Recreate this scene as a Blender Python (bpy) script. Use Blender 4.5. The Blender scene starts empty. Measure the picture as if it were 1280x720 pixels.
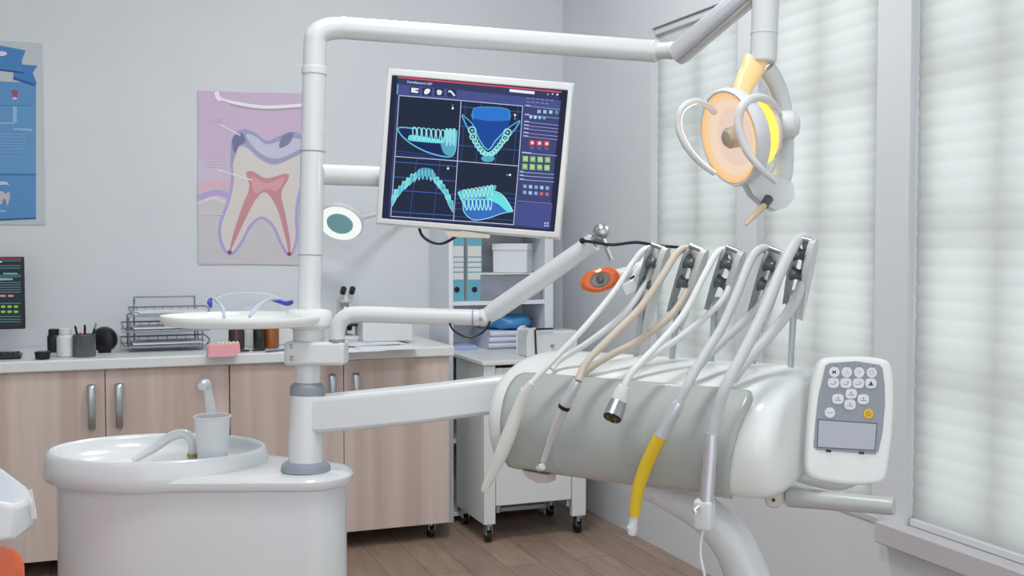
import bpy, math, random
from mathutils import Vector as V, Matrix
random.seed(7)
SC = bpy.context.scene
COL = SC.collection
PI = math.pi

# ------------------------------------------------------------------ camera
CAMZ, FPX, YAW, HOR = 1.345, 1374.0, math.radians(21.1), 303.0
PITCH = math.atan((360 - HOR) / FPX)
cam_d = bpy.data.cameras.new('camera'); cam = bpy.data.objects.new('camera', cam_d); COL.objects.link(cam)
cam_d.sensor_width = 36.0; cam_d.lens = 36.0 * FPX / 1280.0; cam_d.clip_start = 0.05
cam.location = (0, 0, CAMZ); cam.rotation_euler = (PI/2 - PITCH, 0, -YAW)
SC.camera = cam
CR = cam.rotation_euler.to_matrix()
CX, CU, CF = CR @ V((1,0,0)), CR @ V((0,1,0)), CR @ V((0,0,-1))
C0 = V((0,0,CAMZ))
LAT = V((math.cos(YAW), -math.sin(YAW), 0)); FWD = V((math.sin(YAW), math.cos(YAW), 0))
def ray(px, py): return CF + CX*((px-640)/FPX) + CU*((360-py)/FPX)
def at(px, py, D): return C0 + ray(px, py)*D
def on_y(px, py, y): r = ray(px, py); return C0 + r*(y/r.y)
def on_x(px, py, x): r = ray(px, py); return C0 + r*(x/r.x)
def on_z(px, py, z): r = ray(px, py); return C0 + r*((z-CAMZ)/r.z)
def ld(lat, dep, z): return LAT*lat + FWD*dep + V((0,0,z))
# delivery console frame: u along its length, v towards its back
UO = ld(-.022, 2.05, 0); UU = LAT*.83 - FWD*.56; UU.normalize(); VV = LAT*.56 + FWD*.83; VV.normalize()
def uv(u, v, z): return UO + UU*u + VV*v + V((0,0,z))
def on_v(px, py, v):
    r = ray(px, py); p = UO + VV*v
    return C0 + r*((p-C0).dot(VV)/r.dot(VV))

# ------------------------------------------------------------------ materials
def lin(c):
    if isinstance(c, str): c = tuple(int(c[i:i+2],16) for i in (0,2,4))
    return tuple(((x/255)/12.92 if x/255 <= .04045 else ((x/255+.055)/1.055)**2.4) for x in c) + (1,)
MATS = {}
def mat(name, c, rough=.5, metal=0, emit=None, es=1.0, trans=0, alpha=None, coat=0, ior=1.45, sss=0):
    if name in MATS: return MATS[name]
    m = bpy.data.materials.new(name); m.use_nodes = True; b = m.node_tree.nodes['Principled BSDF']
    b.inputs['Base Color'].default_value = lin(c); b.inputs['Roughness'].default_value = rough
    b.inputs['Metallic'].default_value = metal; b.inputs['IOR'].default_value = ior
    if emit: b.inputs['Emission Color'].default_value = lin(emit); b.inputs['Emission Strength'].default_value = es
    if trans: b.inputs['Transmission Weight'].default_value = trans
    if coat: b.inputs['Coat Weight'].default_value = coat; b.inputs['Coat Roughness'].default_value = .06
    if alpha is not None: b.inputs['Alpha'].default_value = alpha
    # every surface carries a faint procedural unevenness
    nt = m.node_tree; tc = nt.nodes.new('ShaderNodeTexCoord'); n = nt.nodes.new('ShaderNodeTexNoise')
    n.inputs['Scale'].default_value = 14; nt.links.new(tc.outputs['Object'], n.inputs['Vector'])
    mr = nt.nodes.new('ShaderNodeMapRange'); mr.inputs['To Min'].default_value = max(0, rough-.04); mr.inputs['To Max'].default_value = min(1, rough+.04)
    nt.links.new(n.outputs['Fac'], mr.inputs['Value']); nt.links.new(mr.outputs['Result'], b.inputs['Roughness'])
    MATS[name] = m; return m
def emitm(c, s=1.0):
    k = 'glow_%s_%.2f' % (c, s)
    if k in MATS: return MATS[k]
    m = bpy.data.materials.new(k); m.use_nodes = True; nt = m.node_tree; nt.nodes.clear()
    e = nt.nodes.new('ShaderNodeEmission'); o = nt.nodes.new('ShaderNodeOutputMaterial')
    e.inputs[0].default_value = lin(c); e.inputs[1].default_value = s; nt.links.new(e.outputs[0], o.inputs[0])
    MATS[k] = m; return m
def matnoise(name, c1, c2, scale, rough=.6, stretch=(1,1,1), detail=3, bump=0):
    m = bpy.data.materials.new(name); m.use_nodes = True; nt = m.node_tree; b = nt.nodes['Principled BSDF']
    tc = nt.nodes.new('ShaderNodeTexCoord'); mp = nt.nodes.new('ShaderNodeMapping'); mp.inputs['Scale'].default_value = stretch
    n = nt.nodes.new('ShaderNodeTexNoise'); n.inputs['Scale'].default_value = scale; n.inputs['Detail'].default_value = detail
    cr = nt.nodes.new('ShaderNodeMix'); cr.data_type = 'RGBA'; cr.inputs[6].default_value = lin(c1); cr.inputs[7].default_value = lin(c2)
    rm = nt.nodes.new('ShaderNodeMapRange'); rm.inputs['From Min'].default_value = .3; rm.inputs['From Max'].default_value = .7
    nt.links.new(tc.outputs['Object'], mp.inputs[0]); nt.links.new(mp.outputs[0], n.inputs['Vector']); nt.links.new(n.outputs['Fac'], rm.inputs['Value'])
    nt.links.new(rm.outputs[0], cr.inputs[0]); nt.links.new(cr.outputs[2], b.inputs['Base Color']); b.inputs['Roughness'].default_value = rough
    if bump:
        bp = nt.nodes.new('ShaderNodeBump'); bp.inputs['Strength'].default_value = bump; bp.inputs['Distance'].default_value = .01
        nt.links.new(n.outputs['Fac'], bp.inputs['Height']); nt.links.new(bp.outputs[0], b.inputs['Normal'])
    MATS[name] = m; return m
def wood_door():
    m = bpy.data.materials.new('ash_laminate'); m.use_nodes = True; nt = m.node_tree; b = nt.nodes['Principled BSDF']; L = nt.links
    g = nt.nodes.new('ShaderNodeNewGeometry')
    mp = nt.nodes.new('ShaderNodeMapping'); mp.inputs['Scale'].default_value = (1,1,.02); L.new(g.outputs['Position'], mp.inputs[0])
    n1 = nt.nodes.new('ShaderNodeTexNoise'); n1.inputs['Scale'].default_value = 11; n1.inputs['Detail'].default_value = 1
    mp2 = nt.nodes.new('ShaderNodeMapping'); mp2.inputs['Scale'].default_value = (1,1,.045); L.new(g.outputs['Position'], mp2.inputs[0])
    n2 = nt.nodes.new('ShaderNodeTexNoise'); n2.inputs['Scale'].default_value = 55; n2.inputs['Detail'].default_value = 4
    L.new(mp.outputs[0], n1.inputs['Vector']); L.new(mp2.outputs[0], n2.inputs['Vector'])
    r = nt.nodes.new('ShaderNodeMapRange'); r.inputs['From Min'].default_value = .38; r.inputs['From Max'].default_value = .62; L.new(n1.outputs['Fac'], r.inputs['Value'])
    x = nt.nodes.new('ShaderNodeMix'); x.data_type = 'RGBA'; x.inputs[6].default_value = lin((196,177,167)); x.inputs[7].default_value = lin((213,197,188)); L.new(r.outputs[0], x.inputs[0])
    y = nt.nodes.new('ShaderNodeMix'); y.data_type = 'RGBA'; y.blend_type = 'MULTIPLY'; y.inputs[0].default_value = .3
    c = nt.nodes.new('ShaderNodeMapRange'); c.inputs['From Min'].default_value = .3; c.inputs['From Max'].default_value = .7; c.inputs['To Min'].default_value = .7; L.new(n2.outputs['Fac'], c.inputs['Value'])
    L.new(x.outputs[2], y.inputs[6]); L.new(c.outputs[0], y.inputs[7]); L.new(y.outputs[2], b.inputs['Base Color']); b.inputs['Roughness'].default_value = .5
    return m
def floor_mat():
    m = bpy.data.materials.new('brown_plank_laminate'); m.use_nodes = True; nt = m.node_tree; b = nt.nodes['Principled BSDF']; L = nt.links
    g = nt.nodes.new('ShaderNodeNewGeometry'); mp = nt.nodes.new('ShaderNodeMapping'); mp.inputs['Rotation'].default_value = (0,0,PI/2); L.new(g.outputs['Position'], mp.inputs[0])
    br = nt.nodes.new('ShaderNodeTexBrick'); br.inputs['Scale'].default_value = 1; br.inputs['Brick Width'].default_value = 1.25; br.inputs['Row Height'].default_value = .16
    br.inputs['Mortar Size'].default_value = .0016; br.inputs['Color1'].default_value = lin((168,144,128)); br.inputs['Color2'].default_value = lin((150,127,113)); br.inputs['Mortar'].default_value = lin((80,64,58)); br.offset = .37
    L.new(mp.outputs[0], br.inputs['Vector'])
    mp2 = nt.nodes.new('ShaderNodeMapping'); mp2.inputs['Scale'].default_value = (7,1,1); L.new(g.outputs['Position'], mp2.inputs[0])
    n = nt.nodes.new('ShaderNodeTexNoise'); n.inputs['Scale'].default_value = 3.2; n.inputs['Detail'].default_value = 6; n.inputs['Roughness'].default_value=.65; L.new(mp2.outputs[0], n.inputs['Vector'])
    r = nt.nodes.new('ShaderNodeMapRange'); r.inputs['From Min'].default_value = .3; r.inputs['From Max'].default_value = .7; r.inputs['To Min'].default_value = .72; r.inputs['To Max'].default_value = 1.12; L.new(n.outputs['Fac'], r.inputs['Value'])
    x = nt.nodes.new('ShaderNodeMix'); x.data_type = 'RGBA'; x.blend_type = 'MULTIPLY'; x.inputs[0].default_value = 1
    L.new(br.outputs['Color'], x.inputs[6]); L.new(r.outputs[0], x.inputs[7]); L.new(x.outputs[2], b.inputs['Base Color']); b.inputs['Roughness'].default_value = .42
    return m
def blind_mat():
    m = bpy.data.materials.new('pleated_blind_fabric'); m.use_nodes = True; nt = m.node_tree; nt.nodes.clear(); L = nt.links
    o = nt.nodes.new('ShaderNodeOutputMaterial'); mx = nt.nodes.new('ShaderNodeMixShader'); d = nt.nodes.new('ShaderNodeBsdfDiffuse'); t = nt.nodes.new('ShaderNodeBsdfTranslucent')
    n = nt.nodes.new('ShaderNodeTexNoise'); n.inputs['Scale'].default_value = 90
    cr = nt.nodes.new('ShaderNodeMix'); cr.data_type = 'RGBA'; cr.inputs[6].default_value = lin((206,208,206)); cr.inputs[7].default_value = lin((212,214,212)); L.new(n.outputs['Fac'], cr.inputs[0])
    L.new(cr.outputs[2], d.inputs[0]); L.new(cr.outputs[2], t.inputs[0]); mx.inputs[0].default_value = .45
    L.new(d.outputs[0], mx.inputs[1]); L.new(t.outputs[0], mx.inputs[2]); L.new(mx.outputs[0], o.inputs[0]); return m
def clear_mat(name, c=(255,255,255), a=.82, rough=.05):
    m = bpy.data.materials.new(name); m.use_nodes = True; nt = m.node_tree; nt.nodes.clear(); L = nt.links
    o = nt.nodes.new('ShaderNodeOutputMaterial'); mx = nt.nodes.new('ShaderNodeMixShader'); t = nt.nodes.new('ShaderNodeBsdfTransparent'); p = nt.nodes.new('ShaderNodeBsdfPrincipled')
    t.inputs[0].default_value = lin(c); p.inputs['Base Color'].default_value = lin(c); p.inputs['Roughness'].default_value = rough
    lw = nt.nodes.new('ShaderNodeLayerWeight'); lw.inputs[0].default_value = .35
    r = nt.nodes.new('ShaderNodeMapRange'); r.inputs['To Min'].default_value = 1-a; r.inputs['To Max'].default_value = min(1, 1-a+.6); L.new(lw.outputs['Facing'], r.inputs['Value'])
    L.new(r.outputs[0], mx.inputs[0]); L.new(t.outputs[0], mx.inputs[1]); L.new(p.outputs[0], mx.inputs[2]); L.new(mx.outputs[0], o.inputs[0]); MATS[name] = m; return m

WALL = matnoise('wall_paint', (212,217,221), (217,221,225), 3, .75)
WHITE = mat('white_enamel', (214,218,220), .25, coat=.4)
WHITE2 = mat('white_plastic', (212,216,217), .4)
SOFTW = mat('soft_white_silicone', (222,223,218), .5)
BODYW = mat('console_white', (230,234,232), .3, coat=.25)
PANEL = mat('grey_green_panel', (174,180,176), .26, coat=.35)
GREYR = mat('grey_rubber_collar', (142,150,160), .45)
CHROME = mat('chrome', (222,226,233), .24, metal=.6)
STEEL = mat('brushed_steel', (180,186,190), .32, metal=1)
DKST = mat('dark_pulley_metal', (98,106,110), .35, metal=.5)
BLACK = mat('black_plastic', (22,23,27), .35)
DNAVY = mat('navy_cable', (24,26,46), .4)
TOPW = mat('counter_white', (222,226,226), .35)
WOOD = wood_door()
CARTW = mat('cart_white', (218,222,222), .35)
SHELFW = mat('shelf_white', (224,229,235), .45)
HOSEG = mat('grey_hose', (196,199,201), .5)
HOSEB = mat('beige_hose', (200,189,174), .5)
HOSEW = mat('pale_hose', (222,225,224), .5)
ARMG = mat('arm_grey', (183,187,185), .3)
YEL = mat('yellow_silicone', (222,188,46), .45)
PAPER = mat('paper', (226,230,234), .8)
CLEAR = clear_mat('clear_plastic')
GLASSM = clear_mat('window_glass', (250,255,255), .9)

# ------------------------------------------------------------------ mesh builder
def catmull(pts, n=8, closed=False):
    pts = [V(p) for p in pts]; N = len(pts); out = []
    rng = range(N) if closed else range(N-1)
    for i in rng:
        if closed: a, b, c, d = pts[i-1], pts[i], pts[(i+1)%N], pts[(i+2)%N]
        else: a, b, c, d = pts[max(i-1,0)], pts[i], pts[i+1], pts[min(i+2,N-1)]
        for k in range(n):
            t = k/n
            out.append(.5*((2*b)+(c-a)*t+(2*a-5*b+4*c-d)*t*t+(3*b-a-3*c+d)*t**3))
    if not closed: out.append(pts[-1])
    return out
def frame(d):
    d = d.normalized(); h = V((0,0,1)) if abs(d.z) < .9 else V((1,0,0))
    x = h.cross(d).normalized(); return x, d.cross(x).normalized()
class MB:
    def __init__(s): s.v = []; s.f = []; s.mi = []; s.cur = 0
    def add(s, vs, fs):
        b = len(s.v); s.v += [V(p) for p in vs]; s.f += [tuple(b+i for i in f) for f in fs]; s.mi += [s.cur]*len(fs); return s
    def box(s, a, b, M=None):
        a, b = V(a), V(b); vs = [V((x,y,z)) for z in (a.z,b.z) for y in (a.y,b.y) for x in (a.x,b.x)]
        if M: vs = [M @ p for p in vs]
        return s.add(vs, [(0,2,3,1),(4,5,7,6),(0,1,5,4),(2,6,7,3),(0,4,6,2),(1,3,7,5)])
    def obox(s, c, X, Y, Z, hx, hy, hz):
        vs = [c + X*(i*hx) + Y*(j*hy) + Z*(k*hz) for k in (-1,1) for j in (-1,1) for i in (-1,1)]
        return s.add(vs, [(0,2,3,1),(4,5,7,6),(0,1,5,4),(2,6,7,3),(0,4,6,2),(1,3,7,5)])
    def rings(s, rings, cap=True, closed=False):
        n = len(rings[0]); vs = [p for r in rings for p in r]; fs = []
        m = len(rings); 
        for i in range(m if closed else m-1):
            for j in range(n):
                k = (i+1) % m; fs.append((i*n+j, i*n+(j+1)%n, k*n+(j+1)%n, k*n+j))
        if cap and not closed: fs.append(tuple(range(n-1,-1,-1))); fs.append(tuple((m-1)*n+j for j in range(n)))
        return s.add(vs, fs)
    def tube(s, pts, r, n=12, smooth=0, cap=True, closed=False):
        pts = [V(p) for p in pts]
        if smooth:
            if isinstance(r, (list,tuple)):
                rr = catmull([V((q,0,0)) for q in r], smooth); r = [q.x for q in rr]
            pts = catmull(pts, smooth, closed)
            if closed and not isinstance(r,(list,tuple)): pass
        if not isinstance(r,(list,tuple)): r = [r]*len(pts)
        N = len(pts); R = []
        d0 = (pts[1]-pts[0]).normalized(); x, y = frame(d0); prev = d0
        for i in range(N):
            if closed: d = (pts[(i+1)%N]-pts[i-1]).normalized()
            else: d = (pts[min(i+1,N-1)]-pts[max(i-1,0)]).normalized()
            q = prev.rotation_difference(d); x = q @ x; x = (x - d*x.dot(d)).normalized(); y = d.cross(x); prev = d
            R.append([pts[i] + (x*math.cos(2*PI*j/n) + y*math.sin(2*PI*j/n))*r[i] for j in range(n)])
        return s.rings(R, cap, closed)
    def lathe(s, a, d, prof, n=24, X=None, sx=1, sy=1, cap=True):
        a = V(a); d = V(d).normalized(); x, y = frame(d)
        if X: x = V(X).normalized(); y = d.cross(x).normalized()
        return s.rings([[a + d*h + (x*(math.cos(2*PI*j/n)*sx) + y*(math.sin(2*PI*j/n)*sy))*max(r,1e-5) for j in range(n)] for r, h in prof], cap)
    def cyl(s, a, b, r, n=20, r2=None):
        a, b = V(a), V(b); return s.lathe(a, b-a, [(r,0),(r if r2 is None else r2,(b-a).length)], n)
    def sph(s, c, r, n=16, sc=(1,1,1)):
        m = n//2; return s.rings([[V(c)+V((math.cos(2*PI*j/n)*math.sin(PI*i/m)*r*sc[0]+1e-6*math.cos(j), math.sin(2*PI*j/n)*math.sin(PI*i/m)*r*sc[1], -math.cos(PI*i/m)*r*sc[2])) for j in range(n)] for i in range(m+1)], cap=False)
    def prism(s, poly, d):
        poly = [V(p) for p in poly]; d = V(d); n = len(poly)
        return s.add(poly + [p+d for p in poly], [tuple(range(n)), tuple(range(2*n-1,n-1,-1))] + [(i,(i+1)%n,n+(i+1)%n,n+i) for i in range(n)])
ORG = {}
def finish(o, mb, m, org, bevel=0, ang=35, solid=0, sub=0):
    me = o.data; me.from_pydata([p-org for p in mb.v], [], mb.f)
    ms = m if isinstance(m, list) else [m]
    for x in ms: me.materials.append(x)
    if len(ms) > 1: me.polygons.foreach_set('material_index', mb.mi)
    me.validate(); me.update()
    me.polygons.foreach_set('use_smooth', [True]*len(me.polygons)); me.set_sharp_from_angle(angle=math.radians(ang))
    if solid: q = o.modifiers.new('thickness','SOLIDIFY'); q.thickness = solid; q.offset = 0
    if bevel:
        q = o.modifiers.new('bevel','BEVEL'); q.width = bevel; q.segments = 3; q.limit_method = 'ANGLE'; q.angle_limit = math.radians(40); q.harden_normals = False
    if sub: q = o.modifiers.new('subdivision','SUBSURF'); q.levels = q.render_levels = sub
def part(name, mb, m, parent, label=None, **k):
    o = bpy.data.objects.new(name, bpy.data.meshes.new(name)); COL.objects.link(o); o.parent = parent
    ORG[o.name] = ORG[parent.name]; finish(o, mb, m, ORG[o.name], **k)
    if label: o['label'] = label
    return o
def thing(name, label, cat, loc, group=None):
    o = bpy.data.objects.new(name, None); COL.objects.link(o); o.location = loc; o.empty_display_size = .05
    o['label'] = label; o['category'] = cat
    if group: o['group'] = group
    ORG[o.name] = V(loc); return o
def solo(name, mb, m, label, cat, group=None, kind=None, **k):
    o = bpy.data.objects.new(name, bpy.data.meshes.new(name)); COL.objects.link(o)
    xs=[p.x for p in mb.v]; ys=[p.y for p in mb.v]; zs=[p.z for p in mb.v]
    org = V(((min(xs)+max(xs))/2, (min(ys)+max(ys))/2, min(zs))); o.location = org; ORG[o.name] = org
    finish(o, mb, m, org, **k)
    if label: o['label'] = label
    if cat: o['category'] = cat
    if group: o['group'] = group
    if kind: o['kind'] = kind
    return o
def struct(name, mb, m, **k): return solo(name, mb, m, None, None, kind='structure', **k)

class Flat:
    """flat printed or displayed artwork: coloured shapes on one plane, in thin layers"""
    def __init__(s, f, nrm, step=.00012, glow=None): s.f=f; s.n=nrm; s.step=step; s.k=0; s.mb=MB(); s.ms=[]; s.keys=[]; s.glow=glow
    def _m(s, c):
        if c not in s.keys:
            s.keys.append(c); s.ms.append(emitm(c, s.glow) if s.glow else mat('ink_%s' % c, c, .55))
        s.mb.cur = s.keys.index(c)
    def poly(s, pts, c, up=True):
        s._m(c); 
        if up: s.k += 1
        s.mb.add([s.f(*p)+s.n*(s.step*s.k) for p in pts], [tuple(range(len(pts)))])
    def blob(s, pts, c, n=6): s.poly([(q.x,q.y) for q in catmull([(a,b,0) for a,b in pts], n, True)], c)
    def ell(s, x, y, a, b, c, rot=0, n=20):
        s.poly([(x+a*math.cos(t)*math.cos(rot)-b*math.sin(t)*math.sin(rot), y+a*math.cos(t)*math.sin(rot)+b*math.sin(t)*math.cos(rot)) for t in [2*PI*i/n for i in range(n)]], c)
    def line(s, pts, w, c, smooth=0, closed=False):
        P = [V((a,b,0)) for a,b in pts]
        if smooth: P = catmull(P, smooth, closed)
        if closed: P.append(P[0])
        s._m(c); s.k += 1; L=[]; R=[]
        for i,p in enumerate(P):
            d = (P[min(i+1,len(P)-1)]-P[max(i-1,0)]).normalized(); q = V((-d.y,d.x,0))*w/2
            if closed and i in (0,len(P)-1): d=(P[1]-P[-2]).normalized(); q=V((-d.y,d.x,0))*w/2
            L.append(p+q); R.append(p-q)
        n=len(P); vs=[s.f(p.x,p.y)+s.n*(s.step*s.k) for p in L+R]
        s.mb.add(vs, [(i,i+1,n+i+1,n+i) for i in range(n-1)])
    def text(s, txt, x, y, size, c, ang=0, bold=0):
        cu = bpy.data.curves.new('t','FONT'); cu.body = txt; cu.size = size; cu.offset = bold; o = bpy.data.objects.new('t', cu); COL.objects.link(o)
        dg = bpy.context.evaluated_depsgraph_get(); me = bpy.data.meshes.new_from_object(o.evaluated_get(dg))
        s._m(c); s.k += 1; ca, sa = math.cos(ang), math.sin(ang)
        s.mb.add([s.f(x+v.co.x*ca+v.co.y*sa, y+v.co.x*sa-v.co.y*ca)+s.n*(s.step*s.k) for v in me.vertices], [tuple(p.vertices) for p in me.polygons])
        bpy.data.objects.remove(o); bpy.data.meshes.remove(me)

# ================================================================== ROOM
XR, YB, XL, YF, ZC = 2.33, 5.30, -2.3, -1.6, 3.3
struct('floor', MB().box((XL-.2,YF,-.1),(XR+.2,YB+.2,0)), floor_mat())
struct('ceiling', MB().box((XL-.2,YF,ZC),(XR+.2,YB+.2,ZC+.1)), WALL)  # unseen; height raised so the upper walls get brighter
struct('wall_back', MB().box((XL-.2,YB,0),(XR+.2,YB+.15,ZC)), WALL)
struct('wall_left', MB().box((XL-.15,YF,0),(XL,YB,ZC)), WALL)
Z0, Z1 = .47, 2.285
WINS = [(3.64,4.33),(2.84,3.505),(2.05,2.69),(1.22,1.90),(.38,1.06),(-.46,.22),(-1.3,-.62)]  # the last four lie out of view, added for light from the right
w = MB(); w.box((XR,YF,0),(XR+.2,YB,Z0)); w.box((XR,YF,Z1),(XR+.2,YB,ZC))
ys = [YF]+[q for a in reversed(WINS) for q in a]+[YB]
for i in range(0,len(ys),2): w.box((XR,ys[i],Z0),(XR+.2,ys[i+1],Z1))
struct('wall_right', w, WALL)
FRM = mat('window_frame_white', (205,207,210), .4)
BL = blind_mat()
for i,(a,b) in enumerate(WINS):
    f = MB(); X0,X1 = XR+.075, XR+.13; t=.055; mid=(a+b)/2
    f.box((X0,a,Z0),(X1,a+t,Z1)); f.box((X0,b-t,Z0),(X1,b,Z1)); f.box((X0,a+t,Z0),(X1,b-t,Z0+t)); f.box((X0,a+t,Z1-t),(X1,b-t,Z1))
    f.box((X0,mid-.022,Z0+t),(X1,mid+.022,Z1-t))
    for z in (.94,1.40,1.86): f.box((X0,a+t,z-.013),(X1,mid-.022,z+.013)); f.box((X0,mid+.022,z-.013),(X1,b-t,z+.013))
    wo = struct('window_%d' % (i+1), f, FRM)
    part('glass_pane', MB().box((XR+.100,a+.03,Z0+.03),(XR+.104,b-.03,Z1-.03)), GLASSM, wo)
    # pleated blind hanging in the reveal
    m = MB(); n = 34; rows=[]; k=8; tot=n*k
    za, zb = Z0+.027, Z1-.03
    for r in range(tot+1):
        z = za + (zb-za)*r/tot; ph = (r % k)/k
        x = XR+.030 - .0025*math.sin(PI*ph)
        rows.append([V((x, a+.006+ (0.003 if r%k==0 else 0), z)), V((x, b-.006-(0.003 if r%k==0 else 0), z))])
    vs=[p for r in rows for p in r]; m.add(vs, [(2*j,2*j+1,2*j+3,2*j+2) for j in range(tot)])
    lab = ['narrow white pleated window blind nearest the back wall','white pleated window blind between the two grey piers, behind the lit dental lamp','large white pleated window blind at the right edge of the photo','white pleated window blind just beyond the right edge of the photo','white pleated window blind level with the camera','white pleated window blind behind the camera','white pleated window blind farthest behind the camera'][i]
    bt = thing('window_blind', lab, 'blind', ((XR+.03),(a+b)/2,za-.02), 'pleated window blinds')
    part('blind_fabric', m, BL, bt, ang=80); part('head_rail', MB().box((XR+.012,a+.004,zb),(XR+.05,b-.004,zb+.028)), WHITE2, bt, bevel=.003)
    part('bottom_rail', MB().box((XR+.015,a+.006,za-.022),(XR+.045,b-.006,za)), WHITE2, bt, bevel=.003)
SILL = mat('sill_paint', (196,193,196), .5)
struct('trim_1', MB().box((XR-.045,-1.4,Z0-.062),(XR+.085,2.77,Z0+.004)), SILL, bevel=.004)
struct('trim_2', MB().box((XR-.004,2.81,Z0-.02),(XR+.085,3.53,Z0+.004)), SILL, bevel=.004)
struct('trim_3', MB().box((XR-.004,3.61,Z0-.02),(XR+.085,4.36,Z0+.004)), SILL, bevel=.004)

# ================================================================== COUNTER AND CABINETS
CY, CZ = 4.70, .88
solo('countertop', MB().box((-2.25,CY-.02,CZ-.045),(1.53,YB-.004,CZ)), TOPW, 'long white countertop running along the back wall over the wooden cabinets', 'countertop', bevel=.006)
CARC = mat('carcass_white', (205,203,200), .5)
def caster(mb_w, mb_h, x, y, h=.075, r=.026):
    mb_w.cyl((x-.011,y+.012,r+.001),(x+.011,y+.012,r+.001),r,20)
    mb_h.cyl((x,y,h-.004),(x,y,r*2+.004),.009,10); mb_h.box((x-.016,y-.012,r*1.4),(x-.0125,y+.022,h-.008)); mb_h.box((x+.0125,y-.012,r*1.4),(x+.016,y+.022,h-.008)); mb_h.box((x-.016,y-.012,h-.012),(x+.016,y+.022,h-.001))
def add_caster(x, y, par, h=.075):
    a, b = MB(), MB(); caster(a, b, x, y, h); c = part('caster', b, STEEL, par); part('wheel', a, BLACK, c)
def cabinet(x0, x1, label):
    t = thing('base_cabinet', label, 'cabinet', ((x0+x1)/2, 5.0, 0), 'wooden base cabinets under the counter')
    zb, zt = .078, CZ-.047
    b = MB(); b.box((x0+.001,CY+.022,zb),(x0+.018,YB-.02,zt)); b.box((x1-.018,CY+.022,zb),(x1-.001,YB-.02,zt)); b.box((x0+.018,CY+.022,zb),(x1-.018,YB-.02,zb+.018)); b.box((x0+.018,CY+.022,zt-.018),(x1-.018,YB-.02,zt)); b.box((x0+.018,YB-.03,zb+.018),(x1-.018,YB-.02,zt-.018)); b.box((x0+.018,CY+.04,.45),(x1-.018,YB-.03,.468))
    part('carcass', b, CARC, t)
    xm = (x0+x1)/2
    for (a, c, s) in ((x0, xm, 1), (xm, x1, -1)):
        d = part('cabinet_door', MB().box((a+.0015,CY,zb),(c-.0015,CY+.019,zt)), WOOD, t, bevel=.0015)
        hx = xm - s*.052; z0, z1 = .59, .785
        h = MB(); pts=[(hx,CY,z0+.012),(hx,CY-.02,z0+.014),(hx,CY-.03,z0+.05),(hx,CY-.032,(z0+z1)/2),(hx,CY-.03,z1-.05),(hx,CY-.02,z1-.014),(hx,CY,z1-.012)]
        P = catmull(pts, 6); R=[]
        for i,p in enumerate(P):
            dd = (P[min(i+1,len(P)-1)]-P[max(i-1,0)]).normalized(); nn = V((1,0,0)).cross(dd)
            R.append([p+V((1,0,0))*(.014*math.cos(q))+nn*(.0045*math.sin(q)) for q in [2*PI*j/12 for j in range(12)]])
        h.rings(R); part('door_handle', h, STEEL, d, 'satin metal bow handle')
    for x in (x0+.07, x1-.07):
        for y in (CY+.06, YB-.12): add_caster(x, y, t, .079)
cabinet(.547, 1.512, 'pale wooden two-door cabinet at the right end of the counter, behind the post')
cabinet(-.43, .545, 'pale wooden two-door cabinet behind the spittoon basin and white cup')
cabinet(-1.40, -.432, 'pale wooden two-door cabinet at the left edge, beyond the chair armrest')

# ------------------------------------------------------------------ rolling cart
ct = thing('rolling_cart', 'white rolling cabinet on casters standing between the wooden cabinet and the window wall', 'cart', (1.88,4.8,0))
x0,x1,y0,y1 = 1.63,2.13,4.57,4.965
part('cart_top', MB().box((x0-.012,y0-.015,.80),(x1+.012,y1,.82)), CARTW, ct, bevel=.004)
b = MB(); b.box((x0,y0,.085),(x0+.055,y0+.03,.799)); b.box((x1-.07,y0,.085),(x1,y0+.03,.799)); b.box((x0,y0+.03,.085),(x0+.02,y1,.799)); b.box((x1-.02,y0+.03,.085),(x1,y1,.799)); b.box((x0+.02,y1-.018,.16),(x1-.02,y1,.799)); b.box((x0+.02,y0+.03,.16),(x1-.02,y1-.018,.178))
part('cart_body', b, CARTW, ct, bevel=.003)
part('drawer', MB().box((x0+.058,y0+.004,.66),(x1-.073,y0+.025,.785)), CARTW, ct, bevel=.003)
part('cart_door', MB().box((x0+.058,y0+.004,.165),(x1-.073,y0+.025,.652)), CARTW, ct, bevel=.003)
part('hinge', MB().cyl((x0+.07,y0+.012,.135),(x0+.07,y0+.012,.163),.012), STEEL, ct)
part('hinge', MB().cyl((x1-.088,y0+.012,.135),(x1-.088,y0+.012,.163),.012), STEEL, ct)
for x in (x0+.028,x1-.03):
    for y in (y0+.02,y1-.05): add_caster(x,y,ct,.086)

# ------------------------------------------------------------------ bookcase
bx0,bx1,by0,by1,bz = 1.60,2.14,4.98,5.295,1.80
bc = thing('bookcase', 'tall white open bookcase standing in the back corner behind the rolling cart', 'bookcase', (1.87,5.14,0))
b = MB(); b.box((bx0,by0,0),(bx0+.022,by1,bz)); b.box((bx1-.045,by0,0),(bx1,by1,bz)); b.box((bx0+.022,by1-.012,.05),(bx1-.045,by1,bz-.022)); b.box((bx0+.022,by0,bz-.022),(bx1-.045,by1,bz)); b.box((bx0+.022,by0,.03),(bx1-.045,by1,.05))
part('case', b, SHELFW, bc, bevel=.002)
S1, S2, S3 = .826, 1.063, 1.44
for z in (.4,S1,S1+.0,S3)[:2]+(S3,): part('shelf', MB().box((bx0+.022,by0+.008,z-.02),(bx1-.045,by1-.012,z)), SHELFW, bc, bevel=.001)
part('shelf', MB().box((bx0+.022,by0+.004,S2-.02),(bx1-.045,by1-.012,S2)), SHELFW, bc, bevel=.001)
TEAL = mat('teal_card', (104,170,192), .55); CREAM = mat('cream_label', (216,218,214), .7)
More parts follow.
